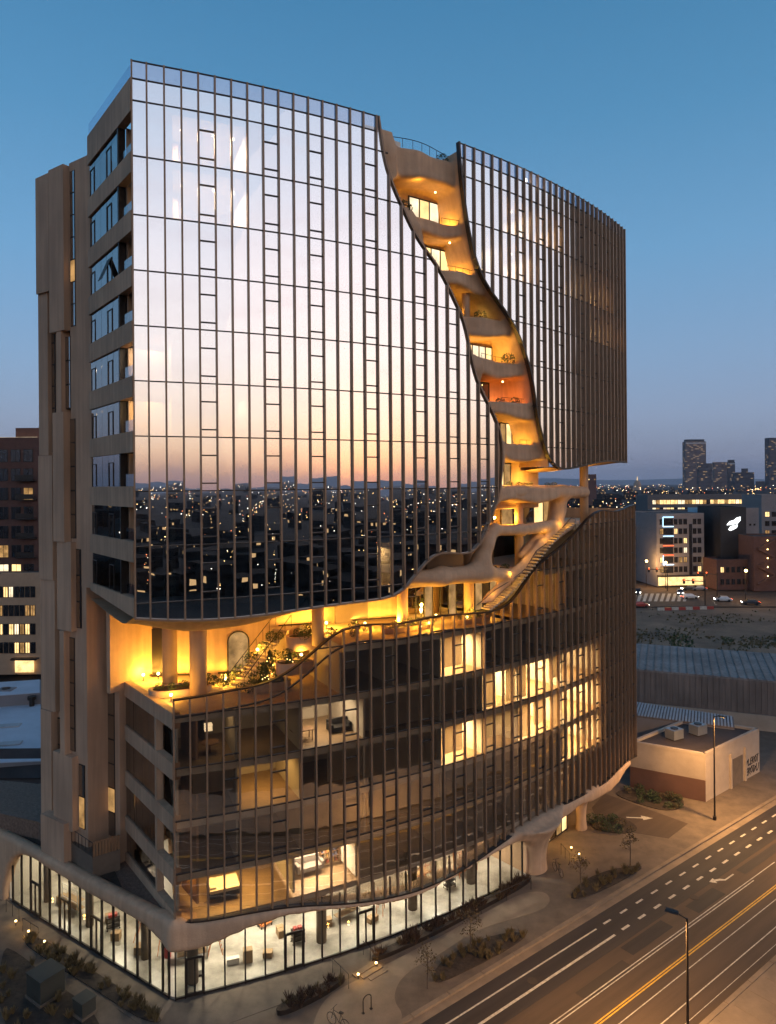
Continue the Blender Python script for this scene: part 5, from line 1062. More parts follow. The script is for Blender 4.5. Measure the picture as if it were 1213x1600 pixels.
def utility_box(px, py, w, d, h, label):
    x, y = on_ground(px, py); t = thing('utility_box', label, 'utility box', (x, y, .06), math.atan2(DP[1], DP[0]))
    MB().box((0, 0, .08), (w + .15, d + .15, .16)).build('plinth', M['concrete'], t); MB().box((0, 0, .16 + h / 2), (w, d, h)).build('cabinet', M['util'], t); MB().box((0, 0, .19 + h), (w + .08, d + .08, .06)).build('lid', M['util'], t); MB().box((0, -d / 2 - .015, .2 + h * .5), (w * .85, .03, h * .8)).build('door', M['util'], t)
M['util'] = mat('utility_green', (.040, .038, .030), .6, var=.2)
utility_box(72, 1556, 1.6, 1.6, 1.35, 'large dark utility cabinet on the lawn corner'); utility_box(132, 1585, 1.0, .9, .8, 'smaller utility cabinet right of the large one')
# things standing in the shops
def shop_box(t): pass
M['red'] = mat('red_plastic', (.35, .04, .03), .5); M['card'] = mat('cardboard', (.30, .19, .10), .9); M['orange'] = mat('orange_steel', (.55, .16, .04), .5)
def crate(p, sz, label, m, rz=.3):
    t = thing('cardboard_box', label, 'box', p, rz); MB().box((0, 0, sz[2] / 2), sz).build('carton', m, t)
    for sg in (-1, 1): MB().box((sg * sz[0] * .27, 0, sz[2] + .02), (sz[0] * .5, sz[1], .02)).build('flap', m, t)
crate(F(7.2, 3.2, .15), (.6, .5, .8), 'tall cardboard box on the shop floor left of the double door', M['card']); crate(F(6.2, 3.4, .15), (.8, .35, .35), 'small white box on the shop floor', M['wall']); crate(F(3.9, 3.1, .15), (.5, .4, .12), 'flat dark box inside the corner shop', M['darkmetal'])
def tool_cart(p, rz, label, m):
    t = thing('tool_cart', label, 'cart', p, rz)
    for z in (.25, .6, .9): MB().box((0, 0, z), (.9, .5, .06)).build('tray', m, t)
    for x in (-.42, .42):
        for y in (-.22, .22): MB().tube([(x, y, .08), (x, y, .95)], .02, 6).build('post', M['darkmetal'], t); MB().ball((x, y, .07), .06, 8, 5).build('castor', M['darkmetal'], t)
    for x in (-.2, .15): MB().box((x, 0, 1.02), (.25, .3, .18)).build('case', M['red'], t)
tool_cart(F(11.0, 3.6, .15), ang(11), 'tool cart with red cases behind the shop glass', M['darkmetal']); tool_cart(F(9.3, 6.4, .15), ang(9) + .3, 'orange work bench deep inside the shop', M['orange'])
def scaffold(p, rz, label, m=None):
    t = thing('scaffold_rack', label, 'rack', p, rz); m = m or M['orange']
    for x in (-1, 1):
        for y in (-.35, .35): MB().tube([(x, y, 0), (x, y, 2.0)], .03, 6).build('upright', m, t)
    for z in (.4, 1.0, 1.6, 1.95):
        for y in (-.35, .35): MB().tube([(-1, y, z), (1, y, z)], .025, 6).build('rail', m, t)
    for z in (.42, 1.02): MB().box((0, 0, z), (1.9, .6, .04)).build('shelf', M['card'], t)
scaffold(F(27.2, 4.2, .15), ang(27), 'orange rack inside the right end of the shop'); scaffold((*Kp(13.6, 1.9), .15), math.atan2(DP[1], DP[0]), 'grey rack inside the arched left end of the shop', M['steel'])
def ladder(p, rz, label):
    t = thing('step_ladder', label, 'ladder', p, rz); m = M['orange']
    for sg in (-1, 1):
        for y in (-.25, .25): MB().tube([(sg * .5, y, 0), (0, y * .7, 1.9)], .025, 6).build('rail', m, t)
    for k in range(1, 6): f = k / 6; MB().box((.5 * (1 - f), 0, 1.9 * f), (.1, .5 - .15 * f, .03)).build('step', M['steel'], t)
ladder((*Kp(6.2, 2.4), .15), .6, 'orange step ladder in the left shop'); ladder((*Kp(4.0, 2.6), .15), 1.4, 'orange step ladder near the shop corner'); 
t = thing('waste_bin', 'red bin standing in the left shop', 'bin', (*Kp(3.4, 2.4), .15)); MB().tube([(0, 0, 0), (0, 0, .8)], [.22, .28], 14).build('body', M['red'], t); MB().tube([(0, 0, .8), (0, 0, .86)], .3, 14).build('lid', M['darkmetal'], t)
scaffold((*Kp(1.9, 3.2), .15), .3, 'pale rack with boxes in the corner shop', M['steel'])

scaffold(F(15.4, 4.6, .15), ang(15) + .2, 'steel shelving in the middle of the shop floor', M['steel']); scaffold(F(22.6, 5.0, .15), ang(22), 'orange shelving before the right shop columns')
ladder(F(18.0, 3.8, .15), ang(18) + .9, 'step ladder standing open on the middle shop floor'); ladder(F(5.2, 4.8, .15), .2, 'step ladder deep inside the corner shop')
tool_cart(F(24.6, 3.4, .15), ang(24), 'tool cart near the glass at the right end of the shop', M['darkmetal']); tool_cart((*Kp(9.2, 2.2), .15), .5, 'tool cart in the middle of the left shop', M['darkmetal'])
for i_, (s, n, l_) in enumerate(((8.6, 3.1, 'low cardboard box by the shop double door'), (13.6, 4.4, 'cardboard box beside the steel shelving'), (16.9, 3.2, 'cardboard box near the step ladder'), (20.9, 4.6, 'cardboard box behind the third shop column'), (25.8, 4.8, 'pair-sized cardboard box at the right of the shop'), (10.1, 4.9, 'cardboard box in front of the orange bench'))): crate(F(s, n, .15), (.6 + .1 * (i_ % 3), .5, .35 + .15 * (i_ % 2)), l_, M['card'], .4 * i_)
for i_, (t_, m_, l_) in enumerate(((8.0, 1.6, 'cardboard box left of the shop partition'), (10.2, 2.6, 'cardboard box behind the left tool cart'), (15.4, 2.0, 'cardboard box by the arched window'), (5.4, 1.6, 'cardboard box near the left ladder'))): crate((*Kp(t_, m_), .15), (.6, .5, .5), l_, M['card'], .5 * i_)
# manhole covers in the carriageway
for k, (px, py) in enumerate(((832, 1530), (1085, 1400))): MB().tube([(*on_ground(px, py), -.119), (*on_ground(px, py), -.100)], .34, 20).build('manhole_cover', M['earth'], road)

# ================================================================== NEIGHBOURS AND THE CITY
M['beige'] = mat('painted_block', (.40, .31, .235), .9, var=.14, vscale=.5, bump=.1); M['brownpaint'] = mat('brown_paint', (.135, .065, .045), .9, var=.15, vscale=.5)
M['darkroof'] = mat('dark_roof', (.055, .038, .033), .9, var=.3, vscale=.4); M['metalwall'] = mat('metal_cladding', (.22, .165, .135), .7, .0, var=.14, vscale=.3, streak=.25)
M['palecorr'] = mat('pale_corrugated', (.40, .38, .38), .7, .0, var=.15); M['brick'] = mat('dark_brick', (.115, .055, .042), .9, var=.2, vscale=1.2); M['creamstone'] = mat('cream_brick', (.44, .29, .185), .9, var=.12, vscale=.8)
M['whitewall'] = mat('pale_render', (.24, .21, .205), .85, var=.08); M['greywall'] = mat('grey_render', (.14, .125, .125), .85, var=.1); M['black'] = mat('black_cladding', (.022, .020, .022), .7, var=.2); M['whiteroof'] = mat('white_membrane_roof', (.50, .50, .54), .7, var=.12, vscale=.3)
M['winglass'] = mat('dark_window', (.02, .02, .024), .12, var=.2, spec=.8)
M['blueled'] = emit('blue_strip', (.45, .75, 1.0), 3.0); M['redled'] = emit('red_strip', (1.0, .13, .04), 3.0); M['sign_white'] = emit('sign_white', (.95, 1.0, 1.0), 4.0); M['blueglass'] = mat('blue_screen_wall', (.20, .42, .60), .4, var=.15, vscale=.2)
def wbox(b, o, ax, w, d, h, z0=0.0):   # box with its near-left-bottom corner at o, width along ax, depth away
    ux, uy = math.cos(ax), math.sin(ax); P = [(o[0], o[1]), (o[0] + ux * w, o[1] + uy * w), (o[0] + ux * w - uy * d, o[1] + uy * w + ux * d), (o[0] - uy * d, o[1] + ux * d)]
    return b.hexa([(*p, z0) for p in P] + [(*p, z0 + h) for p in P])
# --- low building with a mural-tagged wall
A_, B_, C_ = on_ground(1103, 1253), on_ground(1187, 1206), on_ground(985, 1229)
D_ = (C_[0] + B_[0] - A_[0], C_[1] + B_[1] - A_[1]); H1 = 4.55
lowb = thing('low_building', 'low beige block building with brown painted base beside the driveway', 'building')
MB().prism([C_, A_, B_, D_], -.1, H1).build('wall', M['beige'], lowb)
def inset(P, f): cx_, cy_ = sum(p[0] for p in P) / len(P), sum(p[1] for p in P) / len(P); return [(cx_ + (p[0] - cx_) * f, cy_ + (p[1] - cy_) * f) for p in P]
MB().prism(inset([C_, A_, B_, D_], .965), H1 - .3, H1 + .01).build('roof', M['darkroof'], lowb)
for p, q in ((C_, A_), (A_, B_), (B_, D_), (D_, C_)):
    d = Vector(q) - Vector(p); d.normalize(); n2 = Vector((-d.y, d.x)) * .3; MB().hexa([(*p, H1 - .05), (*q, H1 - .05), (q[0] + n2.x, q[1] + n2.y, H1 - .05), (p[0] + n2.x, p[1] + n2.y, H1 - .05), (*p, H1 + .3), (*q, H1 + .3), (q[0] + n2.x, q[1] + n2.y, H1 + .3), (p[0] + n2.x, p[1] + n2.y, H1 + .3)]).build('parapet', M['beige'], lowb)
d1 = (Vector(C_) - Vector(A_)).normalized(); n1 = Vector((d1.y, -d1.x)); 
if n1.y > 0: n1 = -n1
P = [Vector(A_) + n1 * .03, Vector(C_) + n1 * .03, Vector(C_) + n1 * .005, Vector(A_) + n1 * .005]; MB().hexa([(p.x, p.y, 0) for p in P] + [(p.x, p.y, 2.15) for p in P]).build('painted_base', M['brownpaint'], lowb)
d2 = (Vector(B_) - Vector(A_)).normalized(); L2 = (Vector(B_) - Vector(A_)).length; n2 = Vector((d2.y, -d2.x))
def on_w(t, z, o): p = Vector(A_) + d2 * t + n2 * o; return (p.x, p.y, z)
MB().hexa([on_w(L2 * .45, 0, .06), on_w(L2 * .66, 0, .06), on_w(L2 * .66, 0, .0), on_w(L2 * .45, 0, .0), on_w(L2 * .45, 2.9, .06), on_w(L2 * .66, 2.9, .06), on_w(L2 * .66, 2.9, .0), on_w(L2 * .45, 2.9, .0)]).build('roller_door', M['concrete'], lowb)
for tt in (.42, .69): MB().hexa([on_w(L2 * tt, 0, .2), on_w(L2 * tt + .25, 0, .2), on_w(L2 * tt + .25, 0, 0), on_w(L2 * tt, 0, 0), on_w(L2 * tt, 3.6, .2), on_w(L2 * tt + .25, 3.6, .2), on_w(L2 * tt + .25, 3.6, 0), on_w(L2 * tt, 3.6, 0)]).build('pilaster', M['beige'], lowb)
gf = MB(); r = random.Random(5); x0 = L2 * .735; W_ = L2 * .235    # two rows of looping black tag letters
for row, (zz, hh) in enumerate(((1.75, .85), (.75, .85))):
    for k in range(6):
        cx_ = x0 + W_ * (k + .5) / 6; ww = W_ / 6 * .42
        sh = [[(-1, -1), (0, 1), (1, -1)], [(-1, 1), (-1, -1), (1, -.8), (1, .9)], [(1, .8), (-.6, .9), (-1, 0), (.9, -.1), (.8, -1), (-1, -.9)], [(-1, -1), (-1, 1), (1, .5), (-.8, 0), (1, -1)], [(0, 1), (-1, 0), (0, -1), (1, 0), (0, 1)], [(-1, .9), (1, 1), (0, .9), (.1, -1)]][(k + row * 2) % 6]
        for _ in range(2): sh = [sh[0]] + [(.75 * p_[0] + .25 * q_[0], .75 * p_[1] + .25 * q_[1]) if e_ == 0 else (.25 * p_[0] + .75 * q_[0], .25 * p_[1] + .75 * q_[1]) for p_, q_ in zip(sh, sh[1:]) for e_ in (0, 1)] + [sh[-1]]
        sh = [(a * 1.35 + .35 * b_, b_ * 1.1 + .12 * math.sin(3 * a + k)) for a, b_ in sh]
        gf.tube([on_w(cx_ + a * ww , zz + b_ * hh * .42, .03) for a, b_ in sh], .04, 5)
gf.build('graffiti', M['black'], lowb)
for k, (f, g) in enumerate(((.25, .6), (.12, .35))):
    px_, py_ = C_[0] + (A_[0] - C_[0]) * (f + .2) + (D_[0] - C_[0]) * g, C_[1] + (A_[1] - C_[1]) * (f + .2) + (D_[1] - C_[1]) * g
    t = thing('rooftop_unit', ('rooftop air unit on the low beige building', 'smaller rooftop vent on the low beige building')[k], 'air conditioner', (px_, py_, H1), .5); MB().box((0, 0, .6), (1.5, 1.2, 1.0)).build('casing', M['steel'], t); MB().tube([(0, 0, 1.1), (0, 0, 1.18)], .4, 14).build('fan', M['darkmetal'], t)
    for x_ in (-.6, .6): MB().box((x_, 0, .05), (.15, 1.2, .1)).build('skid', M['darkmetal'], t)
# --- shed with corrugated roof, long metal warehouse
t = thing('metal_shed', 'shed with pale corrugated roof behind the low building', 'shed'); zt = 4.9
P = [on_ground(950, 1112, zt), on_ground(1148, 1136, zt), on_ground(1146, 1124, zt), on_ground(960, 1096, zt)]
MB().prism([P[0], P[1], P[2], P[3]], 0, zt - .25).build('wall', M['whitewall'], t)
for k in range(40):
    f0, f1 = k / 40, (k + .55) / 40; a, c = Vector(P[0]).lerp(Vector(P[1]), f0), Vector(P[0]).lerp(Vector(P[1]), f1); a2, c2 = Vector(P[3]).lerp(Vector(P[2]), f0), Vector(P[3]).lerp(Vector(P[2]), f1)
    MB().hexa([(a.x, a.y, zt - .06), (c.x, c.y, zt - .06), (c2.x, c2.y, zt + .3), (a2.x, a2.y, zt + .3), (a.x, a.y, zt + .02), (c.x, c.y, zt + .02), (c2.x, c2.y, zt + .38), (a2.x, a2.y, zt + .38)]).build('roof_rib', M['palecorr'], t)
MB().hexa([(*P[0], zt - .24), (*P[1], zt - .24), (*P[2], zt + .1), (*P[3], zt + .1), (*P[0], zt - .07), (*P[1], zt - .07), (*P[2], zt + .28), (*P[3], zt + .28)]).build('roof', M['metalwall'], t)
t = thing('warehouse', 'long dark metal-clad warehouse with flat roof', 'warehouse'); w0, w1 = on_ground(900, 1108), on_ground(1300, 1152); hw = 6.2
d = (Vector(w1) - Vector(w0)).normalized(); L = (Vector(w1) - Vector(w0)).length; nn_ = Vector((-d.y, d.x)); nw = 44
for k in range(nw):
    a, c = Vector(w0) + d * (L * k / nw + .02), Vector(w0) + d * (L * (k + 1) / nw - .02); MB().hexa([(a.x, a.y, 0), (c.x, c.y, 0), (c.x + nn_.x * .2, c.y + nn_.y * .2, 0), (a.x + nn_.x * .2, a.y + nn_.y * .2, 0), (a.x, a.y, hw - .02), (c.x, c.y, hw - .02), (c.x + nn_.x * .2, c.y + nn_.y * .2, hw - .02), (a.x + nn_.x * .2, a.y + nn_.y * .2, hw - .02)]).build('wall_panel', M['metalwall'], t)
a, c = Vector(w0), Vector(w1); q = nn_ * 14; MB().hexa([(a.x, a.y, hw), (c.x, c.y, hw), (c.x + q.x, c.y + q.y, hw + .5), (a.x + q.x, a.y + q.y, hw + .5), (a.x, a.y, hw + .25), (c.x, c.y, hw + .25), (c.x + q.x, c.y + q.y, hw + .75), (a.x + q.x, a.y + q.y, hw + .75)]).build('roof', mat('grey_sheet_roof', (.27, .225, .20), .8, var=.2, vscale=.3, streak=.3), t)
q2_ = nn_ * 13; MB().hexa([(a.x + q2_.x * .02, a.y + q2_.y * .02, 0), (c.x, c.y, 0), (c.x + q2_.x, c.y + q2_.y, 0), (a.x + q2_.x, a.y + q2_.y, 0), (a.x + nn_.x * .25, a.y + nn_.y * .25, hw - .1), (c.x + nn_.x * .25, c.y + nn_.y * .25, hw - .1), (c.x + q2_.x, c.y + q2_.y, hw - .1), (a.x + q2_.x, a.y + q2_.y, hw - .1)]).build('core', M['metalwall'], t)
MB().hexa([(a.x - nn_.x * .5, a.y - nn_.y * .5, 0), (c.x - nn_.x * .5, c.y - nn_.y * .5, 0), (c.x - nn_.x * .3, c.y - nn_.y * .3, 0), (a.x - nn_.x * .3, a.y - nn_.y * .3, 0), (a.x - nn_.x * .5, a.y - nn_.y * .5, 2.0), (c.x - nn_.x * .5, c.y - nn_.y * .5, 2.0), (c.x - nn_.x * .3, c.y - nn_.y * .3, 2.0), (a.x - nn_.x * .3, a.y - nn_.y * .3, 2.0)]).build('plinth', M['beige'], t)
for k in range(1, 30):
    a_, c_ = Vector(w0) + d * (L * k / 30), Vector(w0) + d * (L * k / 30 + .12); MB().hexa([(a_.x, a_.y, hw + .25), (c_.x, c_.y, hw + .25), (c_.x + q.x, c_.y + q.y, hw + .75), (a_.x + q.x, a_.y + q.y, hw + .75), (a_.x, a_.y, hw + .33), (c_.x, c_.y, hw + .33), (c_.x + q.x, c_.y + q.y, hw + .83), (a_.x + q.x, a_.y + q.y, hw + .83)]).build('roof_seam', M['metalwall'], t)
# --- bare lot, cross street
M['lot'] = mat('bare_lot', (.085, .050, .030), .95, var=.35, vscale=.09, bump=.6, bscale=.8, base2=(.28, .17, .10))
sheet_poly('bare_lot', [on_ground(900, 1030), on_ground(1500, 1060), on_ground(1500, 948), on_ground(900, 948)], -.30, M['lot'])
xst = sheet_poly('cross_street', [on_ground(880, 946), on_ground(1500, 946), on_ground(1500, 908), on_ground(880, 905)], -.28, M['asphalt_old'])
for k in range(9): sheet_poly('crossing_bar', [on_ground(995 + k * 9, 938), on_ground(1000 + k * 9, 938), on_ground(1004 + k * 9, 926), on_ground(999 + k * 9, 926)], -.26, M['white'], parent=xst, t=.01)
for k in range(8):
    t = thing('road_barrier', 'low red and white barrier along the bare lot', 'barrier', (*on_ground(1033 + k * 11, 952 - .3 * k), -.3), 0, 'barriers along the lot'); MB().box((0, 0, .45), (1.7, .35, .55)).build('block', M['white'] if k % 2 == 0 else M['red'], t); MB().box((0, 0, .1), (1.7, .5, .2)).build('foot', M['white'] if k % 2 == 0 else M['red'], t)
rw = np.random.default_rng(8); wv = MB()
for _ in range(1700):   # weeds on the lot: nobody could count them
    u_, v_ = rw.uniform(990, 1260), 950 + 70 * rw.uniform() ** .7
    if math.sin(u_ * .03 + v_ * .11) + math.sin(u_ * .011 - v_ * .2) + rw.uniform(-1, 1) < .3: continue
    gx, gy = on_ground(u_, v_); hh = rw.uniform(.15, .5); aa = rw.uniform(0, 3.14); wv.add([(gx - .35 * math.cos(aa), gy - .35 * math.sin(aa), -.3), (gx + .35 * math.cos(aa), gy + .35 * math.sin(aa), -.3), (gx + .1, gy, -.3 + hh)], [(0, 1, 2)]); wv.add([(gx, gy - .4, -.3), (gx + .05, gy + .4, -.3), (gx, gy, -.3 + hh * .8)], [(0, 1, 2)])
tag(wv.build('weeds', M['grass_pale'], fix=False), 'dry weeds scattered over the bare lot', 'weeds', kind='stuff')
def bush_at(px, py, h, label):
    t = thing('bush', label, 'bush', (*on_ground(px, py), -.3), 0, 'bushes on the bare lot'); o = inst('foliage', SHR[0], t); o.scale = (h * 1.2,) * 3; MB().tube([(0, 0, 0), (0, 0, h * .5)], .08, 6).build('stem', M['bark'], t)
bush_at(1064, 1018, 4.2, 'large dark bush at the near edge of the bare lot'); bush_at(1136, 1003, 1.6, 'small dark bush right of the large one on the lot')
# --- cars at the junction
M['headlight'] = emit('headlight', (1.0, .93, .80), 25.0); M['taillight'] = emit('taillight', (1.0, .10, .03), 9.0); M['tyre'] = mat('tyre', (.015, .015, .015), .9)
PAINT = [mat('car_paint_%d' % i, c, .3, .2) for i, c in enumerate(((.55, .55, .55), (.05, .05, .06), (.35, .05, .04), (.25, .25, .27)))]
def car(px, py, rz, pi, label):
    t = thing('car', label, 'car', (*on_ground(px, py), -.28), rz, 'cars at the junction')
    pr_ = [(-2.2, .35), (-2.25, .75), (-1.6, .9), (-1.1, 1.42), (.55, 1.42), (1.2, .92), (2.1, .78), (2.2, .35)]
    b = MB(); A = [(x, -.85 if z < 1 else -.68, z) for x, z in pr_] + [(x, .85 if z < 1 else .68, z) for x, z in pr_]; k = len(pr_); b.add(A, [tuple(range(k)), tuple(range(2 * k - 1, k - 1, -1))] + [(i, k + i, k + (i + 1) % k, (i + 1) % k) for i in range(k)]); b.build('body', PAINT[pi], t)
    for sg in (-1, 1):
        b = MB(); b.add([(-1.4, sg * .80, .95), (.95, sg * .80, .95), (.5, sg * .70, 1.36), (-1.05, sg * .70, 1.36)], [(0, 1, 2, 3)]); b.build('side_window', M['winglass'], t, fix=False)
        for x in (-1.35, 1.35): MB().tube([(x, sg * .72, .33), (x, sg * .9, .33)], .33, 14).build('wheel', M['tyre'], t)
        MB().box((2.16, sg * .6, .66), (.12, .32, .16)).build('headlight', M['headlight'], t); MB().box((-2.2, sg * .62, .72), (.1, .3, .14)).build('taillight', M['taillight'], t)
    MB().hexa([(1.25, -.66, .95), (1.27, .66, .95), (1.2, .66, .93), (1.18, -.66, .93), (.66, -.6, 1.38), (.68, .6, 1.38), (.6, .6, 1.36), (.58, -.6, 1.36)]).build('windscreen', M['winglass'], t)
for a in ((1063, 927, -1.9, 3, 'car facing the viewer with bright headlights at the junction'), (1078, 934, .1, 0, 'pale car turning across the junction'), (1130, 938, 2.9, 0, 'white car with red tail lights right of the traffic mast'), (1173, 943, 2.9, 1, 'dark car behind the white one at the right'), (1000, 947, .1, 2, 'red car at the left end of the cross street'), (1092, 921, 3.1, 3, 'grey car waiting below the hotel'), (1077, 921, 3.1, 1, 'dark car waiting below the hotel'), (997, 926, -1.9, 1, 'oncoming car with headlights beside the tower edge')): car(*a)
for px, py, l_ in ((1043, 922, 'traffic signal at the left of the junction'), (1102, 944, 'traffic signal mast at the near corner of the junction'), (1121, 930, 'traffic signal right of the near mast')):
    t = thing('traffic_signal', l_, 'traffic light', (*on_ground(px, py), -.3)); MB().tube([(0, 0, 0), (0, 0, 6.8)], .14, 8).build('pole', M['darkmetal'], t); MB().tube([(0, 0, 6.2), (-6, 0, 6.7)], .1, 8).build('mast_arm', M['darkmetal'], t)
    for x in (-3.2, -5.6): h_ = MB().box((x, -.2, 6.4), (.5, .4, 1.3)).build('signal_head', M['darkmetal'], t); MB().ball((x, -.45, 6.8), .22, 8, 5).build('lens', M['redled'], h_)
for px, py, l_, w in ((1105, 915, 'bright white lamp by the hotel corner', 3000), (1040, 918, 'warm street lamp left of the hotel', 2600), (1165, 935, 'street lamp by the orange stair', 2200), (1010, 915, 'street lamp beside the tower edge', 2200)):
    t = thing('junction_lamp', l_, 'street lamp', (*on_ground(px, py), -.3)); MB().tube([(0, 0, 0), (0, 0, 8)], .1, 8).build('pole', M['darkmetal'], t); MB().ball((0, -.4, 8), .4, 10, 6).build('globe', M['bulb'], t); light('lamp_light', 'POINT', (0, -3.5, 7.6), w, LAMPC, .4, t)

# --- buildings: walls with real window openings boxed in
WIN = {}
def winmesh(w, h, kind):
    k = (round(w, 2), round(h, 2), kind)
    if k not in WIN:
        b = MB(); b.box((0, -.04, 0), (w, .10, h), 0, 0); b.box((0, -.07, 0), (w - .16, .08, h - .16), 0, 1); b.box((0, -.09, 0), (.07, .1, h - .16), 0, 0)
        WIN[k] = b.mesh('window', [M['darkmetal'], {'d': M['winglass'], 'l': M['lit'], 'p': M['lit_pale'], 'm': M['lit_dim']}[kind]])
    return WIN[k]
def building(name, label, o, ax, w, d, h, wallm, rows, cols, ww, wh, z0, zstep, lit=.2, roofm=None, side=None, skip=None, z_base=0.0, seedv=1, margin=.8):
    t = thing(name, label, 'building', (*o, 0), ax); r = random.Random(seedv)
    MB().box((w / 2, d / 2, (h + z_base) / 2), (w, d, h - z_base)).build('wall', wallm, t); MB().box((w / 2, d / 2, h + .15), (w - .4, d - .4, .3)).build('roof', roofm or M['darkroof'], t)
    b = MB()
    for (cx_, cy_, dx, dy) in ((w / 2, .15, w, .3), (w / 2, d - .15, w, .3), (.15, d / 2, .3, d - .6), (w - .15, d / 2, .3, d - .6)): b.box((cx_, cy_, h + .35), (dx, dy, .7))
    b.build('parapet', wallm, t)
    for i in range(rows):
        for j in range(cols):
            if skip and skip(i, j): continue
            k = r.random(); kind = 'l' if k < lit * .5 else 'p' if k < lit * .8 else 'm' if k < lit * 1.2 else 'd'
            inst('window', winmesh(ww, wh, kind), t, (margin + (w - 2 * margin) * (j + .5) / cols, 0, z0 + i * zstep))
    if side:
        n_ = side
        for i in range(rows):
            for j in range(n_):
                k = r.random(); kind = 'l' if k < lit * .5 else 'm' if k < lit else 'd'
                inst('window', winmesh(ww, wh, kind), t, (0, d * (n_ - j - .5) / n_, z0 + i * zstep), -math.pi / 2)
    return t
def face(px0, px1, Y, pyt, pyb=None):   # pixel span at a depth -> corner, width, height
    x0, _, zt_ = at_depth(px0, pyt, Y); x1 = at_depth(px1, pyt, Y)[0]; return (x0, Y), x1 - x0, zt_
# left: brick tower and cream block
o, w, h = face(-70, 61, 126, 690); bt = building('brick_tower', 'dark brick apartment tower at the left edge', o, 0.0, w, 14, h, M['brick'], 7, 6, 1.75, 2.3, 17.2, 3.45, .22, seedv=4)
o2, w2, h2 = face(-70, 61, 126, 672); MB().box((w * .82, 4, h + 1.2), (w * .3, 5, 2.6)).build('penthouse', M['brick'], bt); MB().box((w * .6, .3, h + .55), (w * .75, .5, .35)).build('roof_light_strip', M['lit_pale'], bt)
for i in range(5): MB().box((w * .86, -.6, 16.1 + 3.45 * (i + 1)), (w * .22, 1.2, .15)).build('balcony_slab', M['darkmetal'], bt); MB().box((w * .86, -1.17, 16.7 + 3.45 * (i + 1)), (w * .22, .05, .9)).build('balcony_rail', M['darkmetal'], bt)
o, w, h = face(-70, 63, 120, 902); building('cream_block', 'cream brick block with rows of small lit windows below the brick tower', o, 0.0, w, 6.5, h, M['creamstone'], 4, 14, .82, 1.9, 4.6, 3.2, .28, seedv=11)
o, w, h = face(-70, 63, 119.6, 1045); t = thing('shop_awning', 'dark awning and lit shop window at the foot of the cream block', 'shop front', (*o, 0)); MB().box((w * .84, -.6, 2.9), (w * .3, 1.2, .25)).build('awning', M['darkmetal'], t); MB().box((w * .82, -.1, 1.5), (w * .22, .15, 2.0)).build('window', M['lit'], t)
# left: flat white roof with rooftop kit, small house with lit windows
P = [on_ground(x, y, 5.0) for x, y in ((-60, 1195), (66, 1190), (64, 1092), (-60, 1098))]; t = thing('white_roof_building', 'low building with white membrane roof at the left', 'building'); MB().prism(P, -.2, 4.98).build('wall', M['whitewall'], t); MB().prism(inset(P, .99), 4.98, 5.05).build('roof', M['whiteroof'], t)
for k in range(2): a = on_ground(8, 1135 + 28 * k, 5.06); MB().box((a[0], a[1], 5.12), (3.2, 1.1, .12), .2).build('skylight', M['palecorr'], t)
P = [on_ground(x, y, 6.4) for x, y in ((-60, 1092), (64, 1083), (64, 1062), (-60, 1070))]; t = thing('parapet_building', 'pale parapet building behind the white roof', 'building'); MB().prism(P, -.2, 6.4).build('wall', M['whitewall'], t); MB().prism(inset(P, .97), 6.4, 6.46).build('roof', M['whiteroof'], t)
for (px, py, zz, s_), l_ in zip(((10, 1095, 5.05, 1.6), (50, 1103, 5.05, .7)), ('boxy air conditioner on the white roof at the left edge', 'round roof vent on the white roof')):
    a = on_ground(px, py, zz); t = thing('rooftop_unit', l_, 'air conditioner', (*a, zz))
    if s_ > 1: MB().box((0, 0, .8), (1.9, 1.5, 1.5)).build('casing', M['whitewall'], t); MB().tube([(0, 0, 1.55), (0, 0, 1.65)], .5, 14).build('fan', M['darkmetal'], t)
    else: MB().tube([(0, 0, 0), (0, 0, .8)], .3, 12).build('duct', M['darkmetal'], t); MB().tube([(0, 0, .8), (0, 0, 1.2)], .5, 12).build('cowl', M['darkmetal'], t)
x0, Yh = on_ground(-60, 1262)[0], 68.0; o, w, h = face(-60, 64, Yh, 1216); hs = thing('small_house', 'small gabled house with lit windows at the left edge', 'house', (*o, 0))
MB().box((w / 2, 3, h / 2), (w, 6, h)).build('wall', M['greywall'], hs); MB().hexa([(-.3, -.4, h), (w + .3, -.4, h), (w + .3, 3, h + 1.6), (-.3, 3, h + 1.6), (-.3, -.4, h + .15), (w + .3, -.4, h + .15), (w + .3, 3, h + 1.75), (-.3, 3, h + 1.75)]).build('roof', M['darkroof'], hs); MB().hexa([(-.3, 3, h + 1.6), (w + .3, 3, h + 1.6), (w + .3, 6.4, h), (-.3, 6.4, h), (-.3, 3, h + 1.75), (w + .3, 3, h + 1.75), (w + .3, 6.4, h + .15), (-.3, 6.4, h + .15)]).build('roof', M['darkroof'], hs)
for px in (12, 28, 38, 50): xx = at_depth(px, 1230, Yh)[0] - o[0]; inst('window', winmesh(.62, 1.3, 'l'), hs, (xx, 0, h - 1.3))
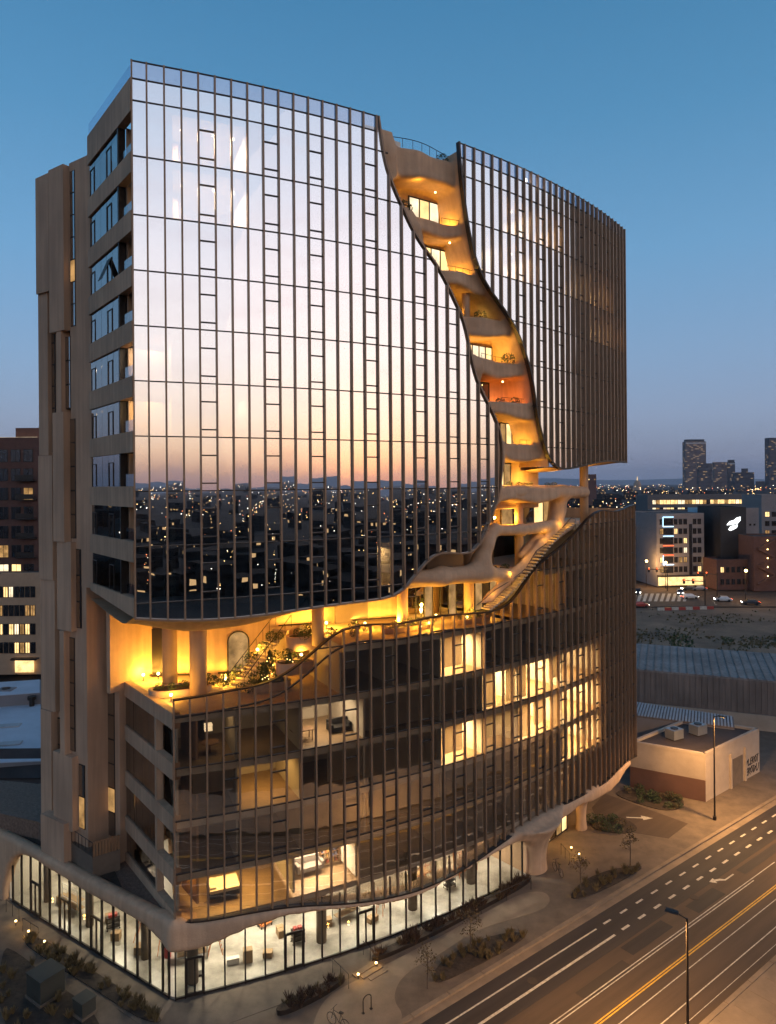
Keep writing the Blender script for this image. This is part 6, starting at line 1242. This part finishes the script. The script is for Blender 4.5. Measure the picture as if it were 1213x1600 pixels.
# right: hotel group at the junction
def hotel():
    Y = 216; o, w, h = face(1026, 1104, Y, 806); t = building('corner_hotel', 'pale six-storey corner block with blue and red lit window frames', o, .10, w, 20, h, M['whitewall'], 6, 9, 1.15, 1.75, 5.2, 2.95, .28, seedv=3, skip=lambda i, j: j in (1, 2, 6))
    xa = w * .235
    for i in range(6): MB().box((xa, -.15, 5.2 + 2.95 * i), (3.1, .25, 2.0)).build('bay_window', M['winglass'], t)
    for i, m in ((6, 'blueled'), (5, 'blueled'), (4, 'blueled'), (3, 'redled'), (2, 'redled'), (1, 'blueled')): MB().box((xa, -.35, 3.75 + 2.95 * i), (3.4, .15, .22)).build('light_strip', M[m], t)
    for i in (1, 5): MB().box((xa - 1.7, -.35, 5.2 + 2.95 * i), (.16, .15, 2.9)).build('light_strip', M['blueled'], t)
    MB().box((w * .71, -.1, h * .45 + 1.5), (.9, .2, h * .72)).build('stair_glass', M['winglass'], t); MB().box((w * .5, -.3, 1.6), (w * .95, .3, 2.6)).build('shop_window', M['lit'], t); MB().box((w * .5, -1.2, 3.3), (w, 2.4, .3)).build('canopy', M['darkmetal'], t)
    o, w, h = face(960, 1026, 232, 822); building('grey_wing', 'grey wing with strip windows left of the corner block', o, -.28, w, 14, h, M['greywall'], 5, 14, .95, 1.3, 5.0, 3.0, .10, seedv=6)
    o, w, h = face(1022, 1106, 238, 800); building('rear_wing', 'grey upper storey behind the corner block', o, 0, w, 6, h, M['greywall'], 1, 4, 1.2, 1.2, h - 2, 3, .3)
    o, w, h = face(1104, 1128, 228, 814); building('link_block', 'recessed grey block between corner block and dark tower', o, 0, w, 14, h, M['greywall'], 5, 2, 1.9, 1.4, 5, 3.1, .35, seedv=9); MB().box((w / 2, -.3, h + 1.6), (w, .3, 3.2)).build('lit_top_storey', M['lit_dim'], bpy.data.objects['link_block'])
    o, w, h = face(1075, 1128, 236, 793); t = thing('roof_screen', 'blue screen wall on the roof behind the corner block', 'screen', (*o, 0)); MB().box((w / 2, 0, h - 2), (w, .4, 4)).build('screen', M['blueglass'], t); MB().box((w / 2, .5, h / 2 - 2), (w, .3, h - 4)).build('support', M['greywall'], t)
    o, w, h = face(1126, 1166, 214, 796); t = building('dark_tower', 'windowless black block with white leaf sign', o, 0, w, 16, h, M['black'], 0, 0, 1, 1, 1, 1)
    def blade(pts): 
        P = [(w * .5 + a * 1.0, -.25, h - 4.6 + b_ * 1.0) for a, b_ in pts]; b = MB(); k = len(P); b.add(P + [(x, y + .2, z) for x, y, z in P], [tuple(range(k)), tuple(range(2 * k - 1, k - 1, -1))] + [(i, (i + 1) % k, k + (i + 1) % k, k + i) for i in range(k)]); b.build('sign', M['sign_white'], t)
    blade([(-2.1, -.2), (-1.2, .9), (.2, 1.3), (1.0, 2.0), (2.1, 2.3), (2.0, 1.2), (1.2, .3), (.2, .1), (-.8, -.1)]); blade([(-1.6, -1.6), (-.9, -.6), (.3, -.3), (1.2, -.1), (.9, -1.0), (-.2, -1.6), (-1.0, -1.9)])
    o, w, h = face(1165, 1186, 218, 797); building('pale_block', 'narrow pale block right of the black one', o, 0, w, 16, h, M['whitewall'], 5, 2, .6, .6, 6, 3.2, .3, seedv=2)
    o, w, h = face(1012, 1196, 300, 776); building('long_apartments', 'long dark apartment block with a row of lit windows', o, 0, w, 14, h, M['greywall'], 3, 30, 1.5, 1.9, h - 9.0, 3.3, .75, seedv=8, margin=2)
    o, w, h = face(1190, 1270, 250, 776); building('white_apartments', 'white gridded apartments at the right edge', o, 0, w, 14, h, M['whitewall'], 6, 7, 1.6, 1.8, 4, 3.3, .5, seedv=12)
    o, w, h = face(1178, 1250, 205, 842); t = building('parking_deck', 'orange-lit parking stair at the right edge', o, 0, w, 12, h, M['brick'], 0, 0, 1, 1, 1, 1)
    for i in range(5): MB().hexa([(1 + (i % 2) * 5, -.6, 2 + i * 2.6), (6 - (i % 2) * 5 + 0.01, -.6, 4.4 + i * 2.6), (6 - (i % 2) * 5 + .01, -.2, 4.4 + i * 2.6), (1 + (i % 2) * 5, -.2, 2 + i * 2.6), (1 + (i % 2) * 5, -.6, 2.5 + i * 2.6), (6 - (i % 2) * 5 + .01, -.6, 4.9 + i * 2.6), (6 - (i % 2) * 5 + .01, -.2, 4.9 + i * 2.6), (1 + (i % 2) * 5, -.2, 2.5 + i * 2.6)]).build('stair_flight', M['brownpaint'], t); MB().ball((3.5, -1, 4.6 + i * 2.6), .16, 8, 5).build('lamp', M['bulb'], t)
    o, w, h = face(1120, 1182, 208, 878); building('corner_pub', 'low dark corner building under the black block', o, .06, w, 8, h, M['brick'], 2, 6, 1.1, 1.7, 2.4, 3.6, .35, seedv=5)
hotel()
# far towers: their windows are too small to tell apart
def winmat(name, base, sx, sz, lit, col=(1.0, .62, .28), st_=.9):
    m = bpy.data.materials.new(name); m.use_nodes = True; nt = m.node_tree; b = nt.nodes["Principled BSDF"]; b.inputs["Roughness"].default_value = .95; b.inputs["Specular IOR Level"].default_value = .05
    g = nt.nodes.new("ShaderNodeTexCoord"); mp = nt.nodes.new("ShaderNodeMapping"); mp.inputs["Scale"].default_value = (1 / sx, 1 / sx, 1 / sz); nt.links.new(g.outputs["Object"], mp.inputs[0])
    fl_ = nt.nodes.new("ShaderNodeVectorMath"); fl_.operation = 'FLOOR'; nt.links.new(mp.outputs[0], fl_.inputs[0]); fr_ = nt.nodes.new("ShaderNodeVectorMath"); fr_.operation = 'FRACTION'; nt.links.new(mp.outputs[0], fr_.inputs[0])
    wnz = nt.nodes.new("ShaderNodeTexWhiteNoise"); nt.links.new(fl_.outputs[0], wnz.inputs[0])
    lt = nt.nodes.new("ShaderNodeMath"); lt.operation = 'LESS_THAN'; lt.inputs[1].default_value = lit; nt.links.new(wnz.outputs[0], lt.inputs[0])
    sp = nt.nodes.new("ShaderNodeSeparateXYZ"); nt.links.new(fr_.outputs[0], sp.inputs[0]); gz = nt.nodes.new("ShaderNodeMath"); gz.operation = 'GREATER_THAN'; gz.inputs[1].default_value = .45; nt.links.new(sp.outputs[2], gz.inputs[0])
    mu = nt.nodes.new("ShaderNodeMath"); mu.operation = 'MULTIPLY'; nt.links.new(lt.outputs[0], mu.inputs[0]); nt.links.new(gz.outputs[0], mu.inputs[1]); ge = nt.nodes.new("ShaderNodeNewGeometry"); sn_ = nt.nodes.new("ShaderNodeSeparateXYZ"); nt.links.new(ge.outputs["Normal"], sn_.inputs[0]); up = nt.nodes.new("ShaderNodeMath"); up.operation = 'LESS_THAN'; up.inputs[1].default_value = .5; nt.links.new(sn_.outputs[2], up.inputs[0])
    ms0 = nt.nodes.new("ShaderNodeMath"); ms0.operation = 'MULTIPLY'; ms0.inputs[1].default_value = st_; nt.links.new(mu.outputs[0], ms0.inputs[0]); ms = nt.nodes.new("ShaderNodeMath"); ms.operation = 'MULTIPLY'; nt.links.new(ms0.outputs[0], ms.inputs[0]); nt.links.new(up.outputs[0], ms.inputs[1]); m.cycles.emission_sampling = 'NONE'
    dk = nt.nodes.new("ShaderNodeMixRGB"); dk.inputs[1].default_value = (*base, 1); dk.inputs[2].default_value = (*[c * .45 for c in base], 1); nt.links.new(gz.outputs[0], dk.inputs[0]); nt.links.new(dk.outputs[0], b.inputs["Base Color"])
    b.inputs["Emission Color"].default_value = (*col, 1); nt.links.new(ms.outputs[0], b.inputs["Emission Strength"]); return m
M['sky1'] = winmat('tower_windows', (.22, .165, .155), 7, 4.5, .14, st_=.28); M['sky2'] = winmat('dark_tower_windows', (.12, .10, .105), 7, 4.5, .11, st_=.35); M['lowcity'] = winmat('city_windows', (.022, .018, .017), 1.8, 3.0, .05, st_=.7)
def sky_tower(px0, px1, pyt, Y, m, label, cap=True, steps=()):
    o, w, h = face(px0, px1, Y, pyt); t = thing('skyscraper', label, 'skyscraper', (*o, 0)); w *= .9; MB().box((w / 2, w * .17, h / 2), (w, w * .34, h)).build('shaft', m, t)
    if cap: MB().box((w / 2, w * .17, h + 4), (w * .86, w * .3, 8)).build('crown', M['black'], t); MB().box((w / 2, -.6, h - 6), (w * .97, 1, 5)).build('crown_band', M['palecorr'], t)
sky_tower(1071, 1107, 690, 2500, M['sky1'], 'tallest brown skyscraper on the skyline'); sky_tower(1092, 1115, 724, 2300, M['sky2'], 'dark slab tower in front of the tallest one', False); sky_tower(1116, 1139, 722, 2600, M['sky1'], 'mid-height tower with flat top right of the dark slab', False); sky_tower(1138, 1150, 722, 2500, M['sky2'], 'narrow tower with white roof sign', True); sky_tower(1148, 1182, 738, 2400, M['sky2'], 'broad stepped block with red roof lights', False); sky_tower(1202, 1245, 684, 2300, M['sky2'], 'tall dark tower cut by the right frame edge', False); sky_tower(1160, 1170, 732, 2450, M['sky2'], 'thin upper step of the broad skyline block', False); sky_tower(1184, 1204, 752, 2350, M['sky1'], 'low pale block left of the right-edge tower', False)
x, _, z = at_depth(996, 752, 3000); t = thing('dome', 'tiny pale capitol dome on the horizon', 'dome', (x, 3000, 0)); MB().tube([(0, 0, 0), (0, 0, z - 12)], 16, 16).build('drum', M['creamstone'], t); MB().ball((0, 0, z - 12), 14, 14, 8, sz=1.2).build('cupola', M['creamstone'], t); MB().tube([(0, 0, z), (0, 0, z + 22)], [2.5, .5], 8).build('lantern', M['lit'], t)
o, w, h = face(918, 932, 900, 742); building('far_block', 'small brick block above the bridge balcony', o, 0, w, 10, h, M['brick'], 2, 4, 1.4, 1.6, h - 6, 3.2, .3)
# the rest of the city: uncountable low blocks and points of light, all around
rr = np.random.default_rng(3); b = MB(); lp = [MB(), MB(), MB()]
def city(n, a0, a1, r0, r1, hmin, hmax, keep):
    k = 0
    while k < n:
        a, r_ = rr.uniform(a0, a1), r0 * (r1 / r0) ** rr.uniform(); x, y = r_ * math.sin(a), r_ * math.cos(a)
        if not keep(x, y): k += 1; continue
        w, d, h = rr.uniform(8, 26), rr.uniform(8, 20), rr.uniform(hmin, hmax) * (.6 + .4 * min(1, r_ / 800)); b.box((x, y, h / 2 - .4), (w, d, h), rr.uniform(-.3, .3)); k += 1
def sparks(n, a0, a1, r0, r1, size, keep):
    for _ in range(n):
        a, r_ = rr.uniform(a0, a1), r0 * (r1 / r0) ** rr.uniform(); x, y = r_ * math.sin(a), r_ * math.cos(a)
        if rr.uniform() < .75:   # street lamps stand in rows along the grid of streets
            l, q = x * EX[0] + y * EX[1], x * QX[0] + y * QX[1]
            if rr.uniform() < .5: q = round(q / 110) * 110 + rr.uniform(-4, 4); l = round(l / 28) * 28
            else: l = round(l / 110) * 110 + rr.uniform(-4, 4); q = round(q / 28) * 28
            x, y = SP(l, q)
        if keep(x, y): s = size * (r_ / 400) ** .75 * rr.uniform(.5, 1.3); z = rr.uniform(4, 13) * (1 if r_ < 1200 else 1.6); lp[rr.choice(3, p=[.5, .33, .17])].ball((x, y, z), s, 4, 2)
front = lambda x, y: y > 330 and x > 120 and (y > 2700 or not (x / y > .40 and 200 < y < 300))
city(330, R_(12), R_(40), 330, 4200, 6, 15, front); sparks(800, R_(12), R_(38), 340, 5200, .18, front)
def across(x, y): q = x * QX[0] + y * QX[1]; return q > 30
city(520, R_(52), R_(215), 130, 2600, 5, 15, across); sparks(900, R_(50), R_(215), 90, 900, .20, across); sparks(2600, R_(50), R_(215), 500, 4200, .20, across)
city(120, R_(-70), R_(-14), 220, 2600, 5, 14, lambda x, y: True); sparks(160, R_(-70), R_(-14), 220, 3000, .3, lambda x, y: True)
tag(b.build('city_blocks', M['lowcity'], fix=False), 'dark low city blocks spread to the horizon', 'city', kind='stuff')
for q_, (m, l_) in zip(lp, ((emit('spark_warm', (1.0, .58, .20), 14), 'warm points of street light across the city'), (emit('spark_white', (1.0, .88, .70), 14), 'white points of light across the city'), (emit('spark_red', (1.0, .22, .07), 9), 'red points of light across the city'))): tag(q_.build('city_lights', m, fix=False), l_, 'lights', kind='stuff')
# mountains to the west (mirrored in the glass) and low hills on the horizon
def range_(name, a0, a1, R0, hf, m):
    A = []; n = 160
    for i in range(n + 1):
        a = a0 + (a1 - a0) * i / n; h = hf(i / n); A += [(R0 * math.sin(a), R0 * math.cos(a), -5), (R0 * 1.12 * math.sin(a), R0 * 1.12 * math.cos(a), h), (R0 * 1.3 * math.sin(a), R0 * 1.3 * math.cos(a), -5)]
    o = MB().add(A, [f for i in range(n) for f in ((i * 3, i * 3 + 3, i * 3 + 4, i * 3 + 1), (i * 3 + 1, i * 3 + 4, i * 3 + 5, i * 3 + 2))]).build(name, m, fix=False); o["kind"] = 'structure'
def ridge(amp, sd): ph = np.random.default_rng(sd).uniform(0, 6.28, 8); return lambda f: amp * (.45 + sum(math.sin(f * (6 + 7.3 * k) + ph[k]) * .22 / (1 + k * .55) for k in range(8)))
M['hill'] = mat('far_hills', (.15, .16, .20), .95, var=.2, vscale=.0006)
range_('mountains', R_(55), R_(215), 9500, ridge(230, 2), M['hill']); range_('hills', R_(-40), R_(50), 11000, ridge(150, 5), M['hill'])

# ------------------------------------------------------------------ evening haze: one closed box of even air round everything
hz = MB().box((0, 0, 148), (30600, 30600, 300)).build('haze', None); tag(hz, 'thin blue evening haze over the city', 'haze', kind='stuff')
hm = bpy.data.materials.new('haze_air'); hm.use_nodes = True; hn = hm.node_tree
for n_ in list(hn.nodes): hn.nodes.remove(n_)
ho = hn.nodes.new("ShaderNodeOutputMaterial"); hv = hn.nodes.new("ShaderNodeVolumePrincipled"); hn.links.new(hv.outputs[0], ho.inputs["Volume"])
hv.inputs["Color"].default_value = (.80, .86, 1.0, 1); hv.inputs["Density"].default_value = .00006; hv.inputs["Anisotropy"].default_value = .2
hz.data.materials.clear(); hz.data.materials.append(hm)
cy.volume_bounces = 0
